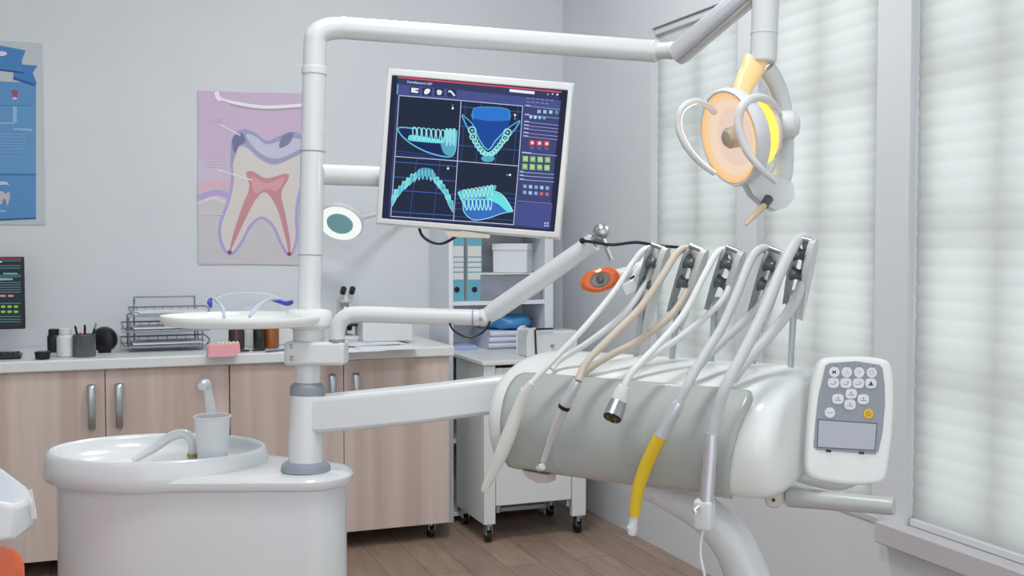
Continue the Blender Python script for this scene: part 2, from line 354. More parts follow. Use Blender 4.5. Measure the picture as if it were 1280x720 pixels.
for k,(pa,pb) in enumerate(((562,580.5),(584,602.5))):
    a = on_y(pa,372,by0+.02); c = on_y(pb,372,by0+.02); xa,xb = a.x,c.x; z = S2+.001; H=.305; yf=by0+.022
    t = thing('ring_binder', ['teal ring binder at the left end of the bookcase shelf','teal ring binder on the shelf right beside the clear storage box'][k], 'binder', ((xa+xb)/2,yf+.1,z), 'teal ring binders on the shelf')
    m = MB(); m.box((xa,yf,z),(xb,yf+.004,z+H)); part('cover', m, TEAL, t); m=MB(); m.box((xa,yf+.004,z),(xa+.003,yf+.24,z+H)); m.box((xb-.003,yf+.004,z),(xb,yf+.24,z+H))
    part('side_board', m, CREAM, t)  # sides coloured cream, the light falling on them put into the colour
    part('page_block', MB().box((xa+.006,yf+.012,z+.006),(xb-.006,yf+.23,z+H-.01)), PAPER, t)
    l = MB(); 
    zz = lambda py: on_y((pa+pb)/2, py, yf).z
    for (p,q) in ((307.5,320.5),(322,327),(328.5,333.5),(335,339.5),(341,349.5)): l.box((xa+.004,yf-.0012,zz(q)),(xb-.004,yf,zz(p)))
    part('spine_label', l, CREAM, t)
    part('finger_hole', MB().cyl(((xa+xb)/2,yf-.0015,zz(362)),((xa+xb)/2,yf+.0,zz(362)),.014), BLACK, t)
# clear container, white box on it
bt = thing('storage_box', 'clear plastic storage box with crumpled bags inside, beside the binders', 'box', (1.93,5.1,S2))
cx0,cx1,cy0,cy1 = 1.765,2.085,by0+.02,by0+.26; cz1=S2+.125
MILK = clear_mat('milky_plastic', (222,226,234), .75, .25)
m=MB(); t_=.004
m.box((cx0,cy0,S2+.001),(cx1,cy1,S2+.005)); m.box((cx0,cy0,S2+.005),(cx1,cy0+t_,cz1)); m.box((cx0,cy1-t_,S2+.005),(cx1,cy1,cz1)); m.box((cx0,cy0+t_,S2+.005),(cx0+t_,cy1-t_,cz1)); m.box((cx1-t_,cy0+t_,S2+.005),(cx1,cy1-t_,cz1))
part('box_shell', m, MILK, bt); part('lid', MB().box((cx0-.004,cy0-.004,cz1),(cx1+.004,cy1+.004,cz1+.009)), WHITE2, bt, bevel=.002)
def lump(mb, c, sx, sy, sz, amp, n=20, seed=0):
    rnd = random.Random(seed); R=[]; ph=[rnd.random()*6 for _ in range(6)]
    for i in range(n//2+1):
        th = PI*i/(n//2); R.append([])
        for j in range(n):
            a = 2*PI*j/n; k = 1+amp*(math.sin(3*a+ph[0])*math.sin(2*th+ph[1])+.6*math.sin(5*a+ph[2])*math.sin(4*th+ph[3])+.5*rnd.uniform(-.5,.5))
            s = math.sin(th)**.7 if 0<i<n//2 else 1e-4
            R[-1].append(V(c)+V((math.cos(a)*s*sx*k, math.sin(a)*s*sy*k, -math.copysign(abs(math.cos(th))**.7,math.cos(th))*sz*k)))
    mb.rings(R, cap=False)
m=MB(); lump(m,(1.86,cy0+.12,S2+.06),.085,.09,.045,.1,seed=3); lump(m,(2.0,cy0+.12,S2+.055),.07,.09,.042,.1,seed=5)
part('crumpled_bag', m, mat('grey_film',(226,231,240),.35), bt, ang=180)
c0 = on_y(645,339,by0+.12); ang=math.radians(-33); M = Matrix.Translation((c0.x-.005,by0+.135,cz1+.0095)) @ Matrix.Rotation(ang,4,'Z')
bt = thing('storage_box', 'lidded white cardboard box standing on top of the clear storage box', 'box', (M @ V((0,0,0))))
part('box_body', MB().box((-.085,-.1,0),(.085,.1,.108),M), SHELFW, bt, bevel=.003)
part('lid', MB().box((-.089,-.104,.108),(.089,.104,.142),M), SHELFW, bt, bevel=.003)
# folded linen stack, blue bag
LIN = mat('folded_linen',(208,214,230),.8); 
for k,(z,h) in enumerate(((S1,.030),(S1+.031,.028),(S1+.060,.026))):
    x=1.80+.004*k; 
    m=MB(); P=[]
    for i in range(17):
        a=-PI/2+PI*i/16; P.append((math.cos(a)*.012, math.sin(a)*h/2))
    prof=[(by0+.016-px_, z+.001+h/2+pz_) for px_,pz_ in P]+[(by0+.25,z+h+.001),(by0+.25,z+.001)]
    m.prism([V((x,yy,zz_)) for yy,zz_ in prof],(.25,0,0))
    solo('folded_sheet', m, LIN, ['white folded sheet at the bottom of the linen stack in the bookcase','white folded sheet in the middle of the linen stack in the bookcase','white folded sheet topmost of the linen stack, under the blue bag'][k], 'linen', 'folded sheets in the bookcase', bevel=.004)
m=MB(); lump(m,(1.955,by0+.12,S1+.087+.036),.118,.085,.035,.13,n=26,seed=9)
solo('blue_bag', m, mat('blue_film',(72,142,198),.35), 'crumpled blue plastic bag on top of the folded white sheets', 'bag', ang=180)
solo('glove_box', MB().box((1.63,by0+.012,S1+.001),(1.745,by0+.2,S1+.022)), mat('pale_blue_card',(170,186,226),.6), 'flat pale blue box lying on the bookcase shelf behind the cart', 'box', bevel=.002)

# ------------------------------------------------------------------ device on cart
dv = thing('steriliser', 'white desktop device with a black seam standing on the rolling cart', 'device', (1.97,4.75,.82))
m=MB(); P=[V((1.868,4.64,.821)),V((1.866,4.64,.90)),V((1.872,4.64,.94)),V((1.884,4.64,.950)),V((1.902,4.64,.952)),V((1.902,4.64,.821))]
m.prism(P,(0,.13,0)); part('end_cover', m, WHITE, dv, bevel=.005)
part('housing', MB().box((1.905,4.645,.821),(2.125,4.77,.938)), WHITE, dv, bevel=.014)
part('seal', MB().tube([(1.908,4.636,.825),(1.906,4.636,.86),(1.902,4.636,.943),(1.91,4.636,.949),(1.99,4.636,.949)],.0045,8), BLACK, dv)
b=MB(); b.tube([(1.99,4.642,.87),(1.99,4.636,.87)],.008,12); part('button', b, GREYR, dv)

# ================================================================== POSTERS
pw = YB-.003
po = thing('poster', 'pink and lilac poster of a cut-open tooth with red pulp on the back wall', 'poster', on_y(320,329,pw))
cx=lambda x,y:(230+x/2.77,90+y/2.77)
f = Flat(lambda x,y: on_y(*cx(x,y), YB-.0055), V((0,-1,0)))
TL=on_y(247,113,pw); BRt=on_y(392,331,pw)
part('sheet', MB().box((TL.x,YB-.005,BRt.z+.004),(BRt.x,YB-.001,TL.z)), mat('poster_paper',(205,184,212),.6), po)
def cl(pts): return pts
xr=395+54
f.poly([(49,68),(xr,75),(xr,670),(49,662)],'CDB8D2')
f.poly([(49,300),(xr,300),(xr,668),(49,662)],'CFC2D6')
f.poly([(49,432),(100,420),(140,425),(190,440),(330,450),(xr,456),(xr,668),(49,662)],'CBC9CC')
f.line([(49,408),(80,392),(120,386),(170,402),(190,430)],26,'DDB7C2',5)
f.line([(49,440),(80,424),(120,418),(160,434),(180,470)],20,'B9A6D8',5)
f.line([(385,430),(400,418),(xr-4,400)],22,'B9A6D8',4)
f.line([(49,455),(80,442),(110,438),(140,450)],12,'D9D7D9',4)
tooth=[(178,262),(215,262),(260,300),(310,322),(370,300),(405,270),(425,300),(415,360),(392,430),(384,500),(386,570),(366,628),(340,590),(312,530),(268,500),(226,530),(192,592),(160,626),(134,590),(130,530),(158,450),(172,380),(170,310)]
f.line(tooth,20,'B6A3D6',5,True)
f.blob(tooth,'D8D3CF')
f.blob([(163,330),(162,265),(172,218),(205,197),(245,210),(285,238),(330,222),(375,207),(410,222),(425,268),(395,288),(350,308),(310,316),(268,298),(225,262),(195,250),(178,290)],'9FA3C2')
f.blob([(215,215),(250,225),(285,250),(330,240),(375,228),(408,238),(405,262),(350,292),(310,300),(268,284),(232,250)],'C7C8DE')
f.blob([(335,232),(352,214),(378,210),(370,240),(350,258),(330,262)],'7F84A6')
f.blob([(168,230),(200,212),(212,240),(190,258),(174,280)],'75799C')
f.blob([(215,350),(240,345),(285,368),(352,352),(362,368),(337,420),(350,490),(368,590),(364,634),(350,570),(322,472),(284,418),(250,440),(212,510),(166,610),(156,632),(168,570),(200,470),(226,400)],'CB8F96')
f.blob([(235,362),(285,385),(345,366),(322,410),(284,404),(246,420)],'D9A3A8')
f.line([(112,68),(125,95),(190,112),(290,124),(xr-3,114)],16,'F0EEF2',5)
f.line([(125,100),(190,118),(290,130),(xr-3,120)],5,'B79DBB',5)
for a,b in (((125,182),(195,220)),((118,340),(235,374))): f.line([a,b],4,'EFEDF2')
for y in (155,166,298,306,316,326): f.line([(72,y),(150,y+4)],2.5,'DCCFE2')
f.line([(50,490),(140,494)],3,'E6E2EA'); f.ell(158,624,7,7,'7A5560'); f.ell(364,630,7,7,'7A5560')
part('artwork', f.mb, f.ms, po)
po = thing('poster', 'blue dental information poster with a ribbon banner at the left edge of the photo', 'poster', on_y(10,280,pw))
TL=on_y(53,54,pw); B=on_y(53,281,pw)
part('sheet', MB().box((TL.x-.62,YB-.005,B.z),(TL.x,YB-.001,TL.z)), mat('pale_green_sheet',(190,200,204),.5), po)
f = Flat(lambda x,y: on_y(x,y,YB-.0055), V((0,-1,0)))
f.poly([(-110,95),(45,104),(45,273),(-110,281)],'5B94C4')
f.poly([(-110,124),(38,132),(45,132),(45,218),(-110,218)],'6099C8')
f.poly([(-110,216),(45,217),(45,219.5),(-110,219)],'3B6FB0')
f.poly([(-110,130),(40,131.5),(40,133),(-110,132)],'4A82BC')
f.poly([(-110,220),(45,220),(45,272),(-110,279)],'5790C6'); f.poly([(-110,278),(45,271.5),(45,274),(-110,281)],'2F6398')
f.poly([(17,80),(47,82),(41,91),(46,104),(44,106),(17,96)],'3F7FBC'); f.poly([(17,96),(44,105),(43,108),(16,99)],'2A5A9E')
f.poly([(-110,62),(-50,54),(0,57),(32,63),(27,76),(30,90),(0,86),(-50,83),(-110,92)],'4384BE'); f.poly([(-110,92),(-50,83),(0,86),(30,90),(30,92),(0,88.5),(-50,86),(-110,95)],'2A5590')
f.ell(2,67,7,3,'DCD3EA'); f.poly([(-70,63),(-10,65),(-10,70),(-70,69)],'DCD3EA')
f.poly([(14,113),(23,113),(21,122),(17,122)],'A84860'); f.ell(18.5,123,3,1.6,'D6C4DC')
for p in (((16,133),(16,153),(21,153),(21,133)),((-60,153),(18,153),(18,155),(-60,155)),((16,160),(40,161),(40,164),(16,162.5))): f.poly(p,'93B9E0')
for i in range(7): f.line([(-100,167+i*4),(33-(i>5)*4,168+i*3.7)],1.1,'88B0DC')
f.poly([(-30,226),(8,227),(12,231),(-30,231)],'B9D0EA'); f.poly([(-30,262),(8,263),(8,265),(-30,264)],'9CC0E4')
f.blob([(-4,242),(2,239),(7,242),(12,240),(12,248),(9,257),(7,250),(4,249),(2,256),(-2,250)],'C9B9C8')
part('artwork', f.mb, f.ms, po)

# ================================================================== COUNTER ITEMS
def bottle(px, py, wpx, hpx, m, label, capm=BLACK, name='bottle', neck=.45, caph=.14, group=None, lab=None):
    p = on_z(px,py,CZ); D=(p-C0).dot(CF); r=wpx/2*D/FPX; H=hpx*D/FPX; p.y += r
    t = thing(name, label, 'bottle', p, group)
    sh = H*(1-caph*1.5)
    part('body', MB().lathe(p+V((0,0,.001)),(0,0,1),[(r*.9,0),(r,.004),(r,sh*.82),(r*.93,sh*.9),(r*neck*1.15,sh*.98),(r*neck,sh)],24), m, t)
    part('cap', MB().lathe(p+V((0,0,sh+.0012)),(0,0,1),[(r*(neck+.12),0),(r*(neck+.12),H-sh-.003),(r*(neck),H-sh)],20), capm, t)
    return t
bottle(68,441,17,29,BLACK,'black bottle with black cap standing behind the white bottle on the counter', neck=.7)
bottle(82,447,21,36,WHITE2,'white bottle with white cap beside the mesh pencil cup', WHITE2, neck=.6)
p=on_z(53,450,CZ); p.y+=.03
t=thing('small_jar','small black lidded jar on the counter between keyboard and bottles','jar',p)
part('jar_body', MB().lathe(p+V((0,0,.001)),(0,0,1),[(.024,0),(.028,.004),(.028,.018)],24), BLACK, t); part('lid', MB().lathe(p+V((0,0,.019)),(0,0,1),[(.03,0),(.03,.009),(.027,.013)],24), BLACK, t)
# mesh cup and pens
p=on_z(106,447,CZ); p.y+=.04
t=thing('pencil_cup','grey wire-mesh pencil cup holding pens on the counter','cup',p)
R1=.042; HC=.086; m=MB()
for j in range(28):
    for s in (1,-1):
        m.tube([p+V((math.cos(2*PI*(j+s*k*.9)/28)*R1, math.sin(2*PI*(j+s*k*.9)/28)*R1, .006+k*HC/6)) for k in range(7)],.0008,4)
part('wire_mesh', m, mat('mesh_grey',(110,114,118),.4,metal=.6), t)
part('cup_wall', MB().lathe(p+V((0,0,.001)),(0,0,1),[(R1-.001,0),(R1-.001,HC+.002),(R1-.003,HC+.002),(R1-.003,.004),(.0001,.004)],28), clear_mat('mesh_infill',(120,126,130),.35,.6), t)
part('rim', MB().tube([p+V((math.cos(2*PI*k/28)*R1, math.sin(2*PI*k/28)*R1, HC+.004)) for k in range(28)],.0025,8,closed=True), mat('mesh_grey',(0,0,0)), t)
PEN=[('BLACK',(-.02,.01),(-.035,.02),.125),('R',(-.012,-.012),(-.016,-.01),.10),('BLACK',(.0,.0),(.002,.0),.13),('G',(.02,.012),(.045,.01),.135),('BLACK',(.024,-.01),(.038,-.02),.115)]
for i,(mm,a,b_,h) in enumerate(PEN):
    mt={'BLACK':BLACK,'R':mat('red_plastic',(200,60,84),.4),'G':GREYR}[mm]
    a0=p+V((a[0]*.6,a[1]*.6,.006)); b0=p+V((b_[0],b_[1],h)); d=b0-a0
    solo('pen', MB().lathe(a0,d,[(.0015,0),(.004,.012),(.004,d.length-.03),(.0045,d.length-.028),(.0045,d.length-.002),(.003,d.length)],12), mt,
         ['black pen leaning left in the mesh pencil cup','short red pen in the mesh pencil cup','tallest upright black pen in the middle of the mesh pencil cup','grey pen leaning out to the right of the mesh pencil cup','black pen leaning right, low in the mesh pencil cup'][i],'pen','pens in the mesh cup')
# round black device with white back
p=on_z(131,442,CZ); p.y+=.05
t=thing('desk_speaker','round black desk speaker with a pale rear rim beside the pencil cup','speaker',p)
c=p+V((0,0,.056)); ax=V((-.35,-1,.0)).normalized()
part('front_shell', MB().lathe(c,ax,[(.052,-.01),(.054,.0),(.052,.02),(.045,.032),(.03,.038),(.0005,.04)],32), BLACK, t)
part('rear_rim', MB().lathe(c,ax,[(.03,-.045),(.045,-.035),(.053,-.02),(.0545,-.008)],32), WHITE2, t)
part('foot', MB().box((p.x-.025,p.y-.02,CZ+.0005),(p.x+.025,p.y+.02,CZ+.008)), BLACK, t, bevel=.002)
# far monitor and keyboard
MP=on_z(-25,425,CZ); D=(MP-C0).dot(CF)
my=5.06
A=on_y(30,321,my); Bq=on_y(30,411,my); xL=A.x-.50
t=thing('computer_monitor','black computer monitor at the left edge of the photo, standing on the counter','monitor',(A.x-.25,my+.05,CZ))
part('bezel', MB().box((xL,my,Bq.z),(A.x,my+.03,A.z)), BLACK, t, bevel=.004)
part('stand', MB().box((A.x-.28,my+.03,CZ+.012),(A.x-.22,my+.05,Bq.z+.1)), BLACK, t, bevel=.004)
part('stand_base', MB().box((A.x-.35,my-.03,CZ+.001),(A.x-.15,my+.12,CZ+.012)), BLACK, t, bevel=.004)
f=Flat(lambda x,y:on_y(x,y,my-.001),V((0,-1,0)),glow=1.0)
f.poly([(-110,324),(27,324),(27,406),(-110,412)],'2C3A40'); f.poly([(-110,322.5),(27,322.5),(27,324.5),(-110,324.5)],'8E3A4A')
f.ell(0,327,2.5,1.2,'C8D4D8')
for y in (326,332,335,344,346,353,356,359,362,365,379,395.5,399,402): f.line([(-100,y+1),(26,y)],.7,'6F8688')
f.poly([(4,341),(22,341),(22,343),(4,343)],'5FA09A'); f.poly([(-20,347),(16,348),(16,350),(-20,351)],'78A4B4')
for i in range(6): 
    f.poly([(-40+i*10,368.5),(-33+i*10,368.5),(-33+i*10,371),(-40+i*10,371)],'C87E86')
for i in range(9):
    f.ell(20-i*8,383.2,3,1.6,'84B04C'); f.ell(20-i*8,389.6,3,1.6,'84B04C')
part('screen', f.mb, f.ms, t)
ka=on_z(-95,449,CZ); kb=on_z(26,449,CZ)
t=thing('keyboard','black computer keyboard lying at the left edge on the counter','keyboard',((ka.x+kb.x)/2,4.8,CZ))
ky0=kb.y; ky1=ky0+.13
part('case', MB().box((kb.x-.42,ky0,CZ+.001),(kb.x,ky1,CZ+.016)), BLACK, t, bevel=.003)
m=MB()
for r in range(5):
    for c in range(20): m.box((kb.x-.41+c*.0202,ky0+.01+r*.023,CZ+.016),(kb.x-.41+c*.0202+.017,ky0+.01+r*.023+.019,CZ+.0215))
part('keys', m, mat('key_black',(46,48,54),.5), t)
# wire letter trays
WIRE=mat('tray_wire',(128,134,146),.35,metal=.5)
o=on_z(205,440,CZ); t=thing('letter_tray','three-tier silver wire letter tray with papers, standing behind the instrument tray','letter tray',(o.x,o.y+.12,CZ))
xa=on_y(152,430,o.y+.03).x; 
tiers=[(CZ+.02,0,.36,0),(CZ+.085,.005,.355,.02),(CZ+.15,.035,.33,.04)]
yb=o.y+.27
for (z,dx,w_,dy) in tiers:
    X0=xa+dx; X1=X0+w_; Y0=o.y+dy; m=MB(); h=.028
    m.tube([(X0+.02,Y0,z+.004),(X0+.004,Y0+.01,z+h*.6),(X0,Y0+.05,z+h),(X0,yb,z+h),(X1,yb,z+h),(X1,Y0+.05,z+h),(X1-.004,Y0+.01,z+h*.6),(X1-.02,Y0,z+.004)],.0035,8)
    m.tube([(X0,Y0,z+.002),(X0,yb,z),(X1,yb,z),(X1,Y0,z+.002)],.003,8,closed=True)
    for k in range(1,9): 
        xx=X0+w_*k/9; m.tube([(xx,Y0,z),(xx,yb,z),(xx,yb,z+h)],.0016,6)
    part('wire_tier', m, WIRE, t)
m=MB()
for (x_,y_) in ((xa+.06,yb+.004),(xa+.32,yb+.004)): m.tube([(x_,y_,CZ+.004),(x_,y_,CZ+.222)],.0035,8)
m.tube([(xa+.06,yb+.004,CZ+.222),(xa+.32,yb+.004,CZ+.222)],.0035,8)
m.tube([(xa+.06,yb+.004,CZ+.222),(xa+.06,yb-.12,CZ+.215),(xa+.05,yb-.13,CZ+.17)],.003,8)
for (x_,y_) in ((xa+.03,o.y+.03),(xa+.33,o.y+.03),(xa+.03,yb-.02),(xa+.33,yb-.02)): m.tube([(x_,y_,CZ+.004),(x_,y_,CZ+.15)],.003,8)
part('upright_frame', m, WIRE, t)
for i,(z,dx,w_,dy) in enumerate(tiers):
    for k in range(2):
        mm=MB(); q=math.radians((-4,3)[k]+i*2); M=Matrix.Translation((xa+dx+w_/2+.01*k,o.y+dy+.125,z+.006+.006*k)) @ Matrix.Rotation(q,4,'Z'); mm.box((-.15,-.105,0),(.15,.1,.004),M)
        solo('paper_stack', mm, [mat('grey_folder',(120,126,142),.7) if (i<2 and k==0) else PAPER][0],  # middle-tier stack coloured grey to stand for shadow between the tiers
             [['grey folder lying lowest in the bottom tier of the wire letter tray','white papers on the grey folder in the bottom tier of the letter tray'],['grey folder in the middle tier of the wire letter tray','white papers on the grey folder in the middle tier of the letter tray'],['lower stack of white papers in the top tier of the letter tray','topmost stack of white papers in the letter tray']][i][k],'papers','papers in the letter tray')
# gum model
o=on_z(281,445,CZ); t=thing('teeth_model','pink gum model with a row of cream teeth on the counter','dental model',(o.x,o.y+.04,CZ))
D=(o-C0).dot(CF); W=38*D/FPX/2
m=MB(); m.prism([V((o.x-W,o.y,CZ+.001)),V((o.x-W*.97,o.y+.0,CZ+.040)),V((o.x+W*.9,o.y,CZ+.046)),V((o.x+W*.95,o.y,CZ+.012)),V((o.x+W*.5,o.y,CZ+.001))],(0,.06,0))
part('gum_base', m, mat('gum_pink',(238,172,182),.35), t, bevel=.004)
for k in range(6):
    x=o.x-W*.35+k*W*.24; mm=MB(); mm.lathe((x,o.y+.02,CZ+.038),(0,0,1),[(.0075,0),(.0082,.008),(.007,.016),(.002,.020)],10); part('tooth', mm, mat('tooth_cream',(226,218,196),.35), t)
AMB=mat('amber_glass',(142,78,24),.15,coat=.5); DBR=mat('dark_brown_glass',(58,32,30),.15,coat=.5); DGR=mat('dark_glass',(42,42,44),.2)
bottle(297,439,20,38,DBR,'dark brown bottle behind the pink gum model, its top under the instrument tray',WHITE2,neck=.5)
bottle(325,437,15,36,DGR,'dark grey bottle just left of the amber bottle, below the instrument tray',WHITE2,neck=.5)
bottle(341,436,19,38,AMB,'amber glass bottle on the counter just below the safety glasses',WHITE2,neck=.5)
bottle(312,434,12,34,WHITE2,'slim white bottle standing between the brown and the dark grey bottle',WHITE2,neck=.6)
o=on_z(358,432,CZ); solo('tissue_box', MB().box((o.x-.04,o.y+.03,CZ+.001),(o.x+.035,o.y+.13,CZ+.085)), WHITE2, 'small white carton on the counter left of the post', 'box', bevel=.004)
for i,(px,py,l) in enumerate(((306,441,.05),(324,440,.06),(352,441,.13))):
    o=on_z(px,py,CZ); solo('pen', MB().lathe((o.x-l/2,o.y+.02,CZ+.0065),(1,.12 if i<2 else .5,0),[(.002,0),(.0045,.01),(.0045,l-.01),(.003,l)],10), BLACK if i<2 else mat('slate_blue',(96,116,150),.4), ['short black pen lying under the dark brown bottle','short black pen lying in front of the dark grey bottle','slate blue pen lying on the counter left of the post'][i],'pen')
# papers by the microscope
for i,(px,py,ro) in enumerate(((445,441,3),(492,439,-4),(470,434,8))):
    o=on_z(px,py,CZ); M=Matrix.Translation((o.x,o.y+.1,CZ+.001+i*.0035)) @ Matrix.Rotation(math.radians(ro),4,'Z')
    solo('paper_stack', MB().box((-.13,-.09,0),(.13,.09,.003),M), PAPER, ['white papers lying at the foot of the microscope','white papers lying nearest the right end of the counter','white papers lying on the two other sheets in front of the white box'][i],'papers','loose papers on the counter')
o=on_z(483,430,CZ); solo('white_box', MB().box((o.x-.11,o.y+.0,CZ+.012),(o.x+.125,o.y+.16,CZ+.125)), WHITE2, 'white carton on the counter right of the microscope', 'box', bevel=.004)
# microscope
o=on_z(436,430,CZ); mx,my=o.x,o.y+.09; t=thing('microscope','white microscope with two black eyepieces, behind the post on the counter','microscope',(mx,my,CZ))
part('base', MB().box((mx-.055,my-.085,CZ+.001),(mx+.055,my+.09,CZ+.035)), WHITE2, t, bevel=.012)
m=MB(); m.prism([V((mx-.02,my+.085,CZ+.03)),V((mx-.02,my+.03,CZ+.03)),V((mx-.02,my+.05,CZ+.10)),V((mx-.02,my+.01,CZ+.15)),V((mx-.02,my+.0,CZ+.185)),V((mx-.02,my+.06,CZ+.19)),V((mx-.02,my+.09,CZ+.12))],(.04,0,0)); part('limb', m, WHITE2, t, bevel=.006)
part('stage', MB().box((mx-.05,my-.06,CZ+.078),(mx+.05,my+.045,CZ+.088)), BLACK, t, bevel=.002)
m=MB(); m.lathe((mx,my-.01,CZ+.165),(0,-.2,-1),[(.022,0),(.024,.02),(.012,.03),(.01,.065),(.006,.07)],16); part('nosepiece', m, STEEL, t)
part('head', MB().box((mx-.032,my-.04,CZ+.185),(mx+.032,my+.03,CZ+.215)), WHITE2, t, bevel=.01)
for s in (-1,1):
    a=V((mx+s*.021,my-.03,CZ+.205)); d=V((s*.0,-.75,.66)).normalized(); e=part('eyepiece', MB().cyl(a,a+d*.05,.0125), WHITE2, t); part('eye_cup', MB().cyl(a+d*.045,a+d*.075,.0135), BLACK, e)
for s in (-1,1): part('focus_knob', MB().cyl((mx+s*.02,my+.055,CZ+.07),(mx+s*.045,my+.055,CZ+.07),.02), BLACK, t)
# magnifier lamp on the wall
c=on_y(425,279,5.02); t=thing('magnifier_lamp','lit round magnifier lamp with teal lens on a white wall arm behind the post','lamp',c)
D=(c-C0).dot(CF); r=28*D/FPX; n=(-CF*.7+V((0,0,-.72))+V((-.12,0,0))).normalized(); X_=n.cross(V((0,0,1))).normalized()
part('ring_housing', MB().lathe(c-n*.03,n,[(r*.9,0),(r*1.03,.008),(r*1.05,.026),(r,.03)],40), WHITE2, t)
m=MB(); R=[]
for q,h in ((.60,.031),(.98,.031),(.96,.036),(.62,.036)): R.append([c-n*.03+n*h+(X_*math.cos(a)+n.cross(X_)*math.sin(a))*r*q for a in [2*PI*j/40 for j in range(40)]])
m.rings(R,cap=False,closed=True); part('light_ring', m, emitm('F6FAF6',1.0), t)
part('lens', MB().lathe(c-n*.03,n,[(r*.61,.0305),(r*.58,.037),(r*.3,.041),(.0005,.042)],32), mat('teal_lens',(130,196,198),.08,coat=1), t)
a=c+X_*0; e1=on_y(452,272,5.06); e2=on_y(478,266,5.16); e3=on_y(520,262,5.27)
part('arm', MB().tube([c+V((0,.01,.01)),e1,e2,e3],.011,12,smooth=6), WHITE2, t); part('wall_mount', MB().cyl(e3,V((e3.x,YB-.002,e3.z)),.035), WHITE2, t)
w_=e2; 

# ================================================================== SPITTOON UNIT + POST
PL, PD = -.426, 2.28           # post: lateral, depth
BLt, BD = -.762, 2.35          # basin centre
ut = thing('spittoon_unit','white dental unit with oval spittoon basin, tall white post and overhead boom','dental unit', ld(-.6,2.32,0))
def outline(r1, r2, z, n=40, sq=1):
    # smooth outline round the basin oval and the post lobe
    pts=[]
    for k in range(n):
        a=2*PI*k/n; d=(math.cos(a),math.sin(a))
        # support-type union of two circles/ellipses
        best=None
        for (cx_,cy_,ax_,ay_) in ((BLt,BD,r1[0],r1[1]),(PL,PD,r2,r2)):
            ex=cx_+ax_*ax_*d[0]/math.hypot(ax_*d[0],ay_*d[1]); ey=cy_+ay_*ay_*d[1]/math.hypot(ax_*d[0],ay_*d[1])
            s=ex*d[0]+ey*d[1]
            if best is None or s>best[0]: best=(s,ex,ey)
        pts.append(ld(best[1],best[2],z))
    return pts
def mk(ins, z): return outline((.222-ins,.165-ins), .090-ins, z, 64)
part('cabinet', MB().rings([mk(.013,.02),mk(.011,.03),mk(.011,.80),mk(.011,.843)]), WHITE, ut)
part('plinth', MB().rings([mk(.05,0),mk(.05,.03)]), GREYR, ut)
part('deck', MB().rings([mk(.008,.842),mk(-.001,.846),mk(-.004,.853),mk(-.004,.862),mk(.001,.869),mk(.010,.8725),mk(.03,.873)]), WHITE, ut)
bcx=ld(BLt,BD,0)
R=[]
for s,z in ((.93,.8425),(1.0,.845),(1.025,.853),(1.02,.875),(1.0,.895),(.985,.903),(.965,.906),(.945,.904),(.925,.898),(.90,.886),(.82,.872),(.6,.862),(.35,.857),(.12,.855)):
    R.append([ld(BLt+.232*s*math.cos(a), BD+.172*s*math.sin(a), z) for a in [2*PI*j/56 for j in range(56)]])
R=[[p for p in r_] for r_ in R]
ba=part('basin', MB().rings(R), WHITE, ut, 'glossy oval basin')
part('drain', MB().cyl(ld(BLt-.03,BD,.857),ld(BLt-.03,BD,.860),.02), CHROME, ba)
# bowl rinse spout
S=lambda px,py,D: at(px,py,D)
b0=S(241,569,2.34)
part('rinse_spout', MB().tube([V((b0.x,b0.y,.86)),b0,S(240,553,2.34),S(232,543,2.34),S(215,545,2.33),S(192,561,2.31),S(166,576,2.29)],[.0095,.0095,.010,.0105,.0105,.009,.0065],14,smooth=7), WHITE, ut)
part('spout_collar', MB().cyl(b0-V((0,0,.004)),b0+V((0,0,.004)),.0125), mat('brass',(170,150,100),.3,metal=.8), ut)
c0=S(266,560,2.44)
part('cup_filler', MB().tube([V((c0.x,c0.y,.87)),S(266,540,2.44),S(263,510,2.44),S(260,490,2.44),S(257,480,2.43),S(252,483,2.41)],[.011,.011,.011,.0095,.0115,.009],14,smooth=6), WHITE, ut)
# post
def post(py): return at(382.0+ (600-py)*.0215, py, PD)
def seg(name, pts, m, parent=ut, n=28, label=None):  # (py, radius px)
    a=post(pts[0][0]); b=post(pts[-1][0]); d=(b-a); L=d.length; y0_=pts[0][0]; y1_=pts[-1][0]
    return part(name, MB().lathe(a,d,[(r*PD/FPX, L*(y-y0_)/(y1_-y0_)) for y,r in pts],n), m, parent, label)
seg('base_collar',[(589,29.5),(588,31),(581,30),(577.5,26),(576.5,22)],GREYR)
seg('lower_sleeve',[(580,22),(500,22),(493,21.5)],WHITE)
seg('grey_collar',[(494,21.5),(492,22),(483,21.5),(479,18),(478,15.5)],GREYR)
seg('post_tube',[(480,15.5),(456,15.5),(455.5,15)],WHITE)
seg('post_ring',[(428,18),(427,19),(412,19.5),(408,17)],WHITE)
seg('post_tube',[(412,14.5),(319,14.5)],WHITE); seg('joint_line',[(319.4,14.9),(317.9,14.9)],GREYR); seg('post_tube',[(318.4,15),(190.2,15.2)],WHITE); seg('joint_line',[(190.6,15.5),(189,15.5)],GREYR)
seg('post_tube',[(190,14.8),(93,14.8)],WHITE); seg('post_collar',[(94,15.2),(93,16),(85,16),(84,15)],WHITE)
# boom
e0=post(88); e1_=post(62)
q=[post(88),post(60),at(396,44,PD),at(410,36.5,PD+.01),at(430,35,PD+.02)]
rr=[13.2*PD/FPX]*5
part('elbow', MB().tube(q,[.0235,.0235,.0238,.0235,.023],24,smooth=8), WHITE, ut)
be=at(818,64,2.40)
part('boom_tube', MB().tube([at(429,35,PD+.02),be],[.0232,.0240],24), WHITE, ut)
d=(be-at(429,35,PD+.02)).normalized()
part('boom_collar', MB().tube([at(429,35,PD+.02)-d*.002,at(429,35,PD+.02)+d*.003],.0242,24), WHITE2, ut)

